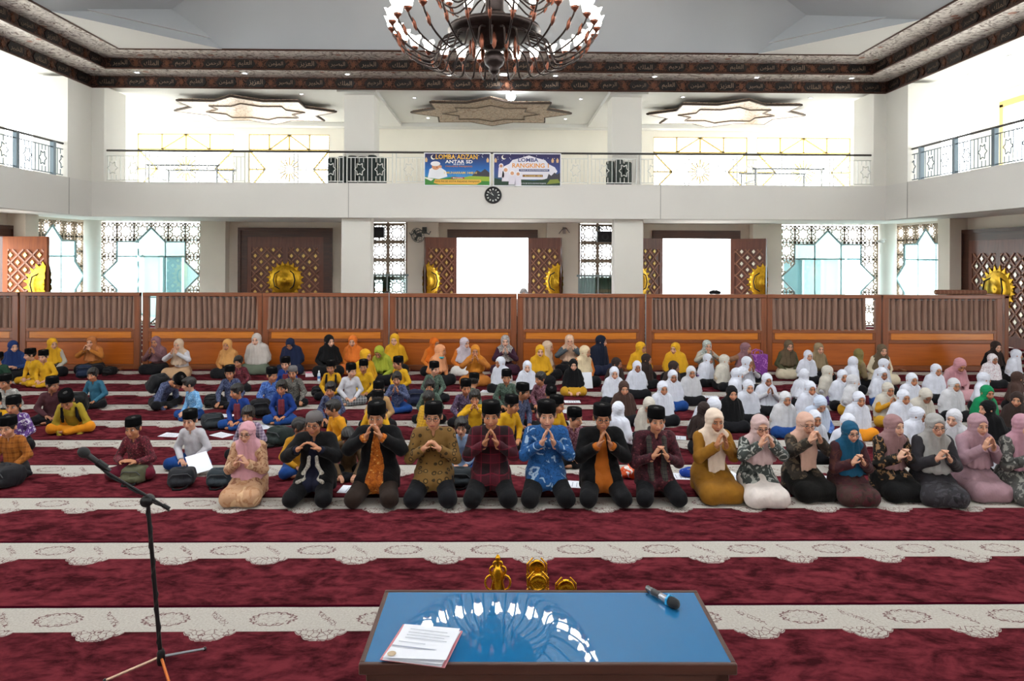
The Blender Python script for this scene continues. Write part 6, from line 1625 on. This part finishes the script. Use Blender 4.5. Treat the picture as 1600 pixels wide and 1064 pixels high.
def paper(px,py,rz,label,c='#d8dae2',s=1.0,z=0):
    o=empty('paper_sheet',gp(px,py),R(rz),label=label,cat='paper',group='loose papers on the carpet'); o.scale=(s,)*3; o.location.z=z
    link('sheet',SHEET,plain(c,.85),o)
    for k in range(4): link('print_line',SL,plain('#8f939c',.85),o,(-.01,.07-.045*k,.0052))
for i,(px,py,rz,lb) in enumerate(((272,680,80,'before the boy in light blue batik'),(206,733,70,'on the olive backpack side of the maroon trousers'),(350,680,60,'before the boy in blue shirt with maroon panel'),(355,650,85,'beside the black bag below the navy batik'),
   (412,668,40,'between the two boys in blue shirts'),(764,612,75,'in the gap left of the white-veiled girl'),(895,628,90,'in front of the girl in black hijab'),(884,643,50,'right of the cap behind the blue shirt'),(984,678,80,'beside the blazer man and the white veil'),
   (1112,620,85,'before the bending white-veiled girl'),(1058,684,75,'right behind the scarf man'),(893,757,80,'under the hand of the boy in wine batik'),(1148,746,20,'behind the cream-veiled woman'),(556,765,85,'between the grey cap man and the blazer man'),(1062,745,85,'behind the scarf man, beside the blue pouch'),(1300,750,60,'behind the peach-veiled woman'))):
    paper(px,py,rz,'white printed paper lying '+lb,s=1.0 if py<700 else 1.15)
kp=[r for r in CROWD if r[11].startswith('boy in white shirt and blue')][0]
o=empty('paper_sheet',(kp[0]+.2,kp[1]-.25,.13),label='white paper held on the knee of the boy in white shirt',cat='paper',group='loose papers on the carpet'); o.rotation_euler=(R(28),R(-8),R(35)); link('sheet',SHEET,plain('#d8dae2',.85),o,None,None,(1.2,1.1,1))
kp=[r for r in CROWD if r[11].startswith('woman in cream hijab with orange')][0]
o=empty('paper_sheet',(kp[0]+.02,kp[1]-.42,.19),label='white paper held upright beside the black-veiled girl',cat='paper',group='loose papers on the carpet'); o.rotation_euler=(R(70),0,R(8)); link('sheet',SHEET,plain('#d8dae2',.85),o,None,None,(1.1,1.1,1))
wb=empty('water_bottle',gp(500,596),label='clear water bottle with blue label before the black-veiled woman',cat='bottle')
MB().lathe([(.03,0),(.034,.01),(.033,.13),(.03,.16),(.014,.19),(.013,.21)],14).build('bottle_body',plain('#c8d4dc',.15,0,coat=.5),wb); MB().lathe([(.0345,.06),(.0345,.11)],14).build('paper_label',plain('#2f62a8',.5),wb); MB().lathe([(.015,.205),(.015,.23)],10).build('screw_cap',plain('#e8e8ec',.4),wb)
sb=empty('snack_box',gp(486,589),R(10),label='small pink and white snack box near the water bottle',cat='box'); MB().bbox(-.09,.09,-.06,.06,0,.1,.006).build('carton',plain('#d8ccd0',.6),sb); MB().bbox(-.093,.093,-.063,.063,.085,.105,.004).build('lid',plain('#c06a80',.6),sb)
Yg=15.2; gb=empty('gift_bag',(CAMX+(1186-783)*Yg/1067,Yg,0),R(8),label='purple gift bag standing between white veils and the screen',cat='bag')
MB().prism([(-.2,0),(.2,0),(.22,.55),(-.22,.55)],-.07,.07).build('paper_bag',batik('#7a3a8a','#b070b8','#5a2a6c',8,'leaf'),gb)
for y in (-.06,.06): MB().tube([(-.1,y,.54),(-.09,y,.62),(0,y,.66),(.09,y,.62),(.1,y,.54)],.012,6).build('handle',plain('#8a4a9a',.6),gb)
ob=empty('plastic_bag',gp(987,747),label='orange and white plastic bag between the blazer man and the scarf man',cat='bag')
S=Sdf(); S.ell((0,0,.07),(.13,.09,.08)); S.ell((.05,.02,.15),(.06,.05,.06),.04); S.plane((0,0,.004),(0,0,-1)); S.disp=wrinkle(.012,50); link('bag_body',S.mesh(.011,'bag_body'),batik('#d8582a','#e8e0dc','#c84a20',7,'leaf'),ob); MB().tube([(.03,.02,.2),(.02,.02,.25),(.07,.02,.26),(.08,.02,.2)],.01,6).build('handle',plain('#d8582a',.5),ob)
pb=empty('blue_pouch',gp(1080,745),label='blue fabric pouch on the carpet beside the mustard dress',cat='pouch'); S=Sdf(); S.ell((0,0,.05),(.13,.09,.06)); S.plane((0,0,.004),(0,0,-1)); S.disp=wrinkle(.008,40); link('pouch_body',S.mesh(.011,'pouch_body'),fabric('#1c3f96'),pb); MB().tube([(-.1,-.03,.085),(0,-.05,.11),(.1,-.03,.085)],.006,5).build('zipper',STEEL,pb)
tbg=empty('black_pouch',(CAMX+(1118-783)*16.4/1067,16.36,1.83),label='small black pouch resting on top of a screen',cat='pouch'); S=Sdf(); S.ell((0,0,.04),(.15,.07,.055)); S.plane((0,0,.004),(0,0,-1)); S.disp=wrinkle(.006,40); link('pouch_body',S.mesh(.011,'pouch_body'),fabric('#0f0f12'),tbg); MB().tube([(-.08,0,.08),(0,0,.11),(.08,0,.08)],.008,5).build('strap',BLACK,tbg)
rm=empty('rolled_mat',(CAMX+(1508-783)*16.4/1067,16.39,1.895),label='rolled striped mat lying on the last screen',cat='mat')
MB().lathe([(.055,-.62),(.06,-.6),(.06,.6),(.055,.62)],16).xf(RY).build('mat_roll',batik('#6a4030','#8a6450','#3a2018',10,'plaid'),rm); MB().lathe([(.03,-.625),(.03,.625)],12).xf(RY).build('roll_core',plain('#a88a70',.8),rm)
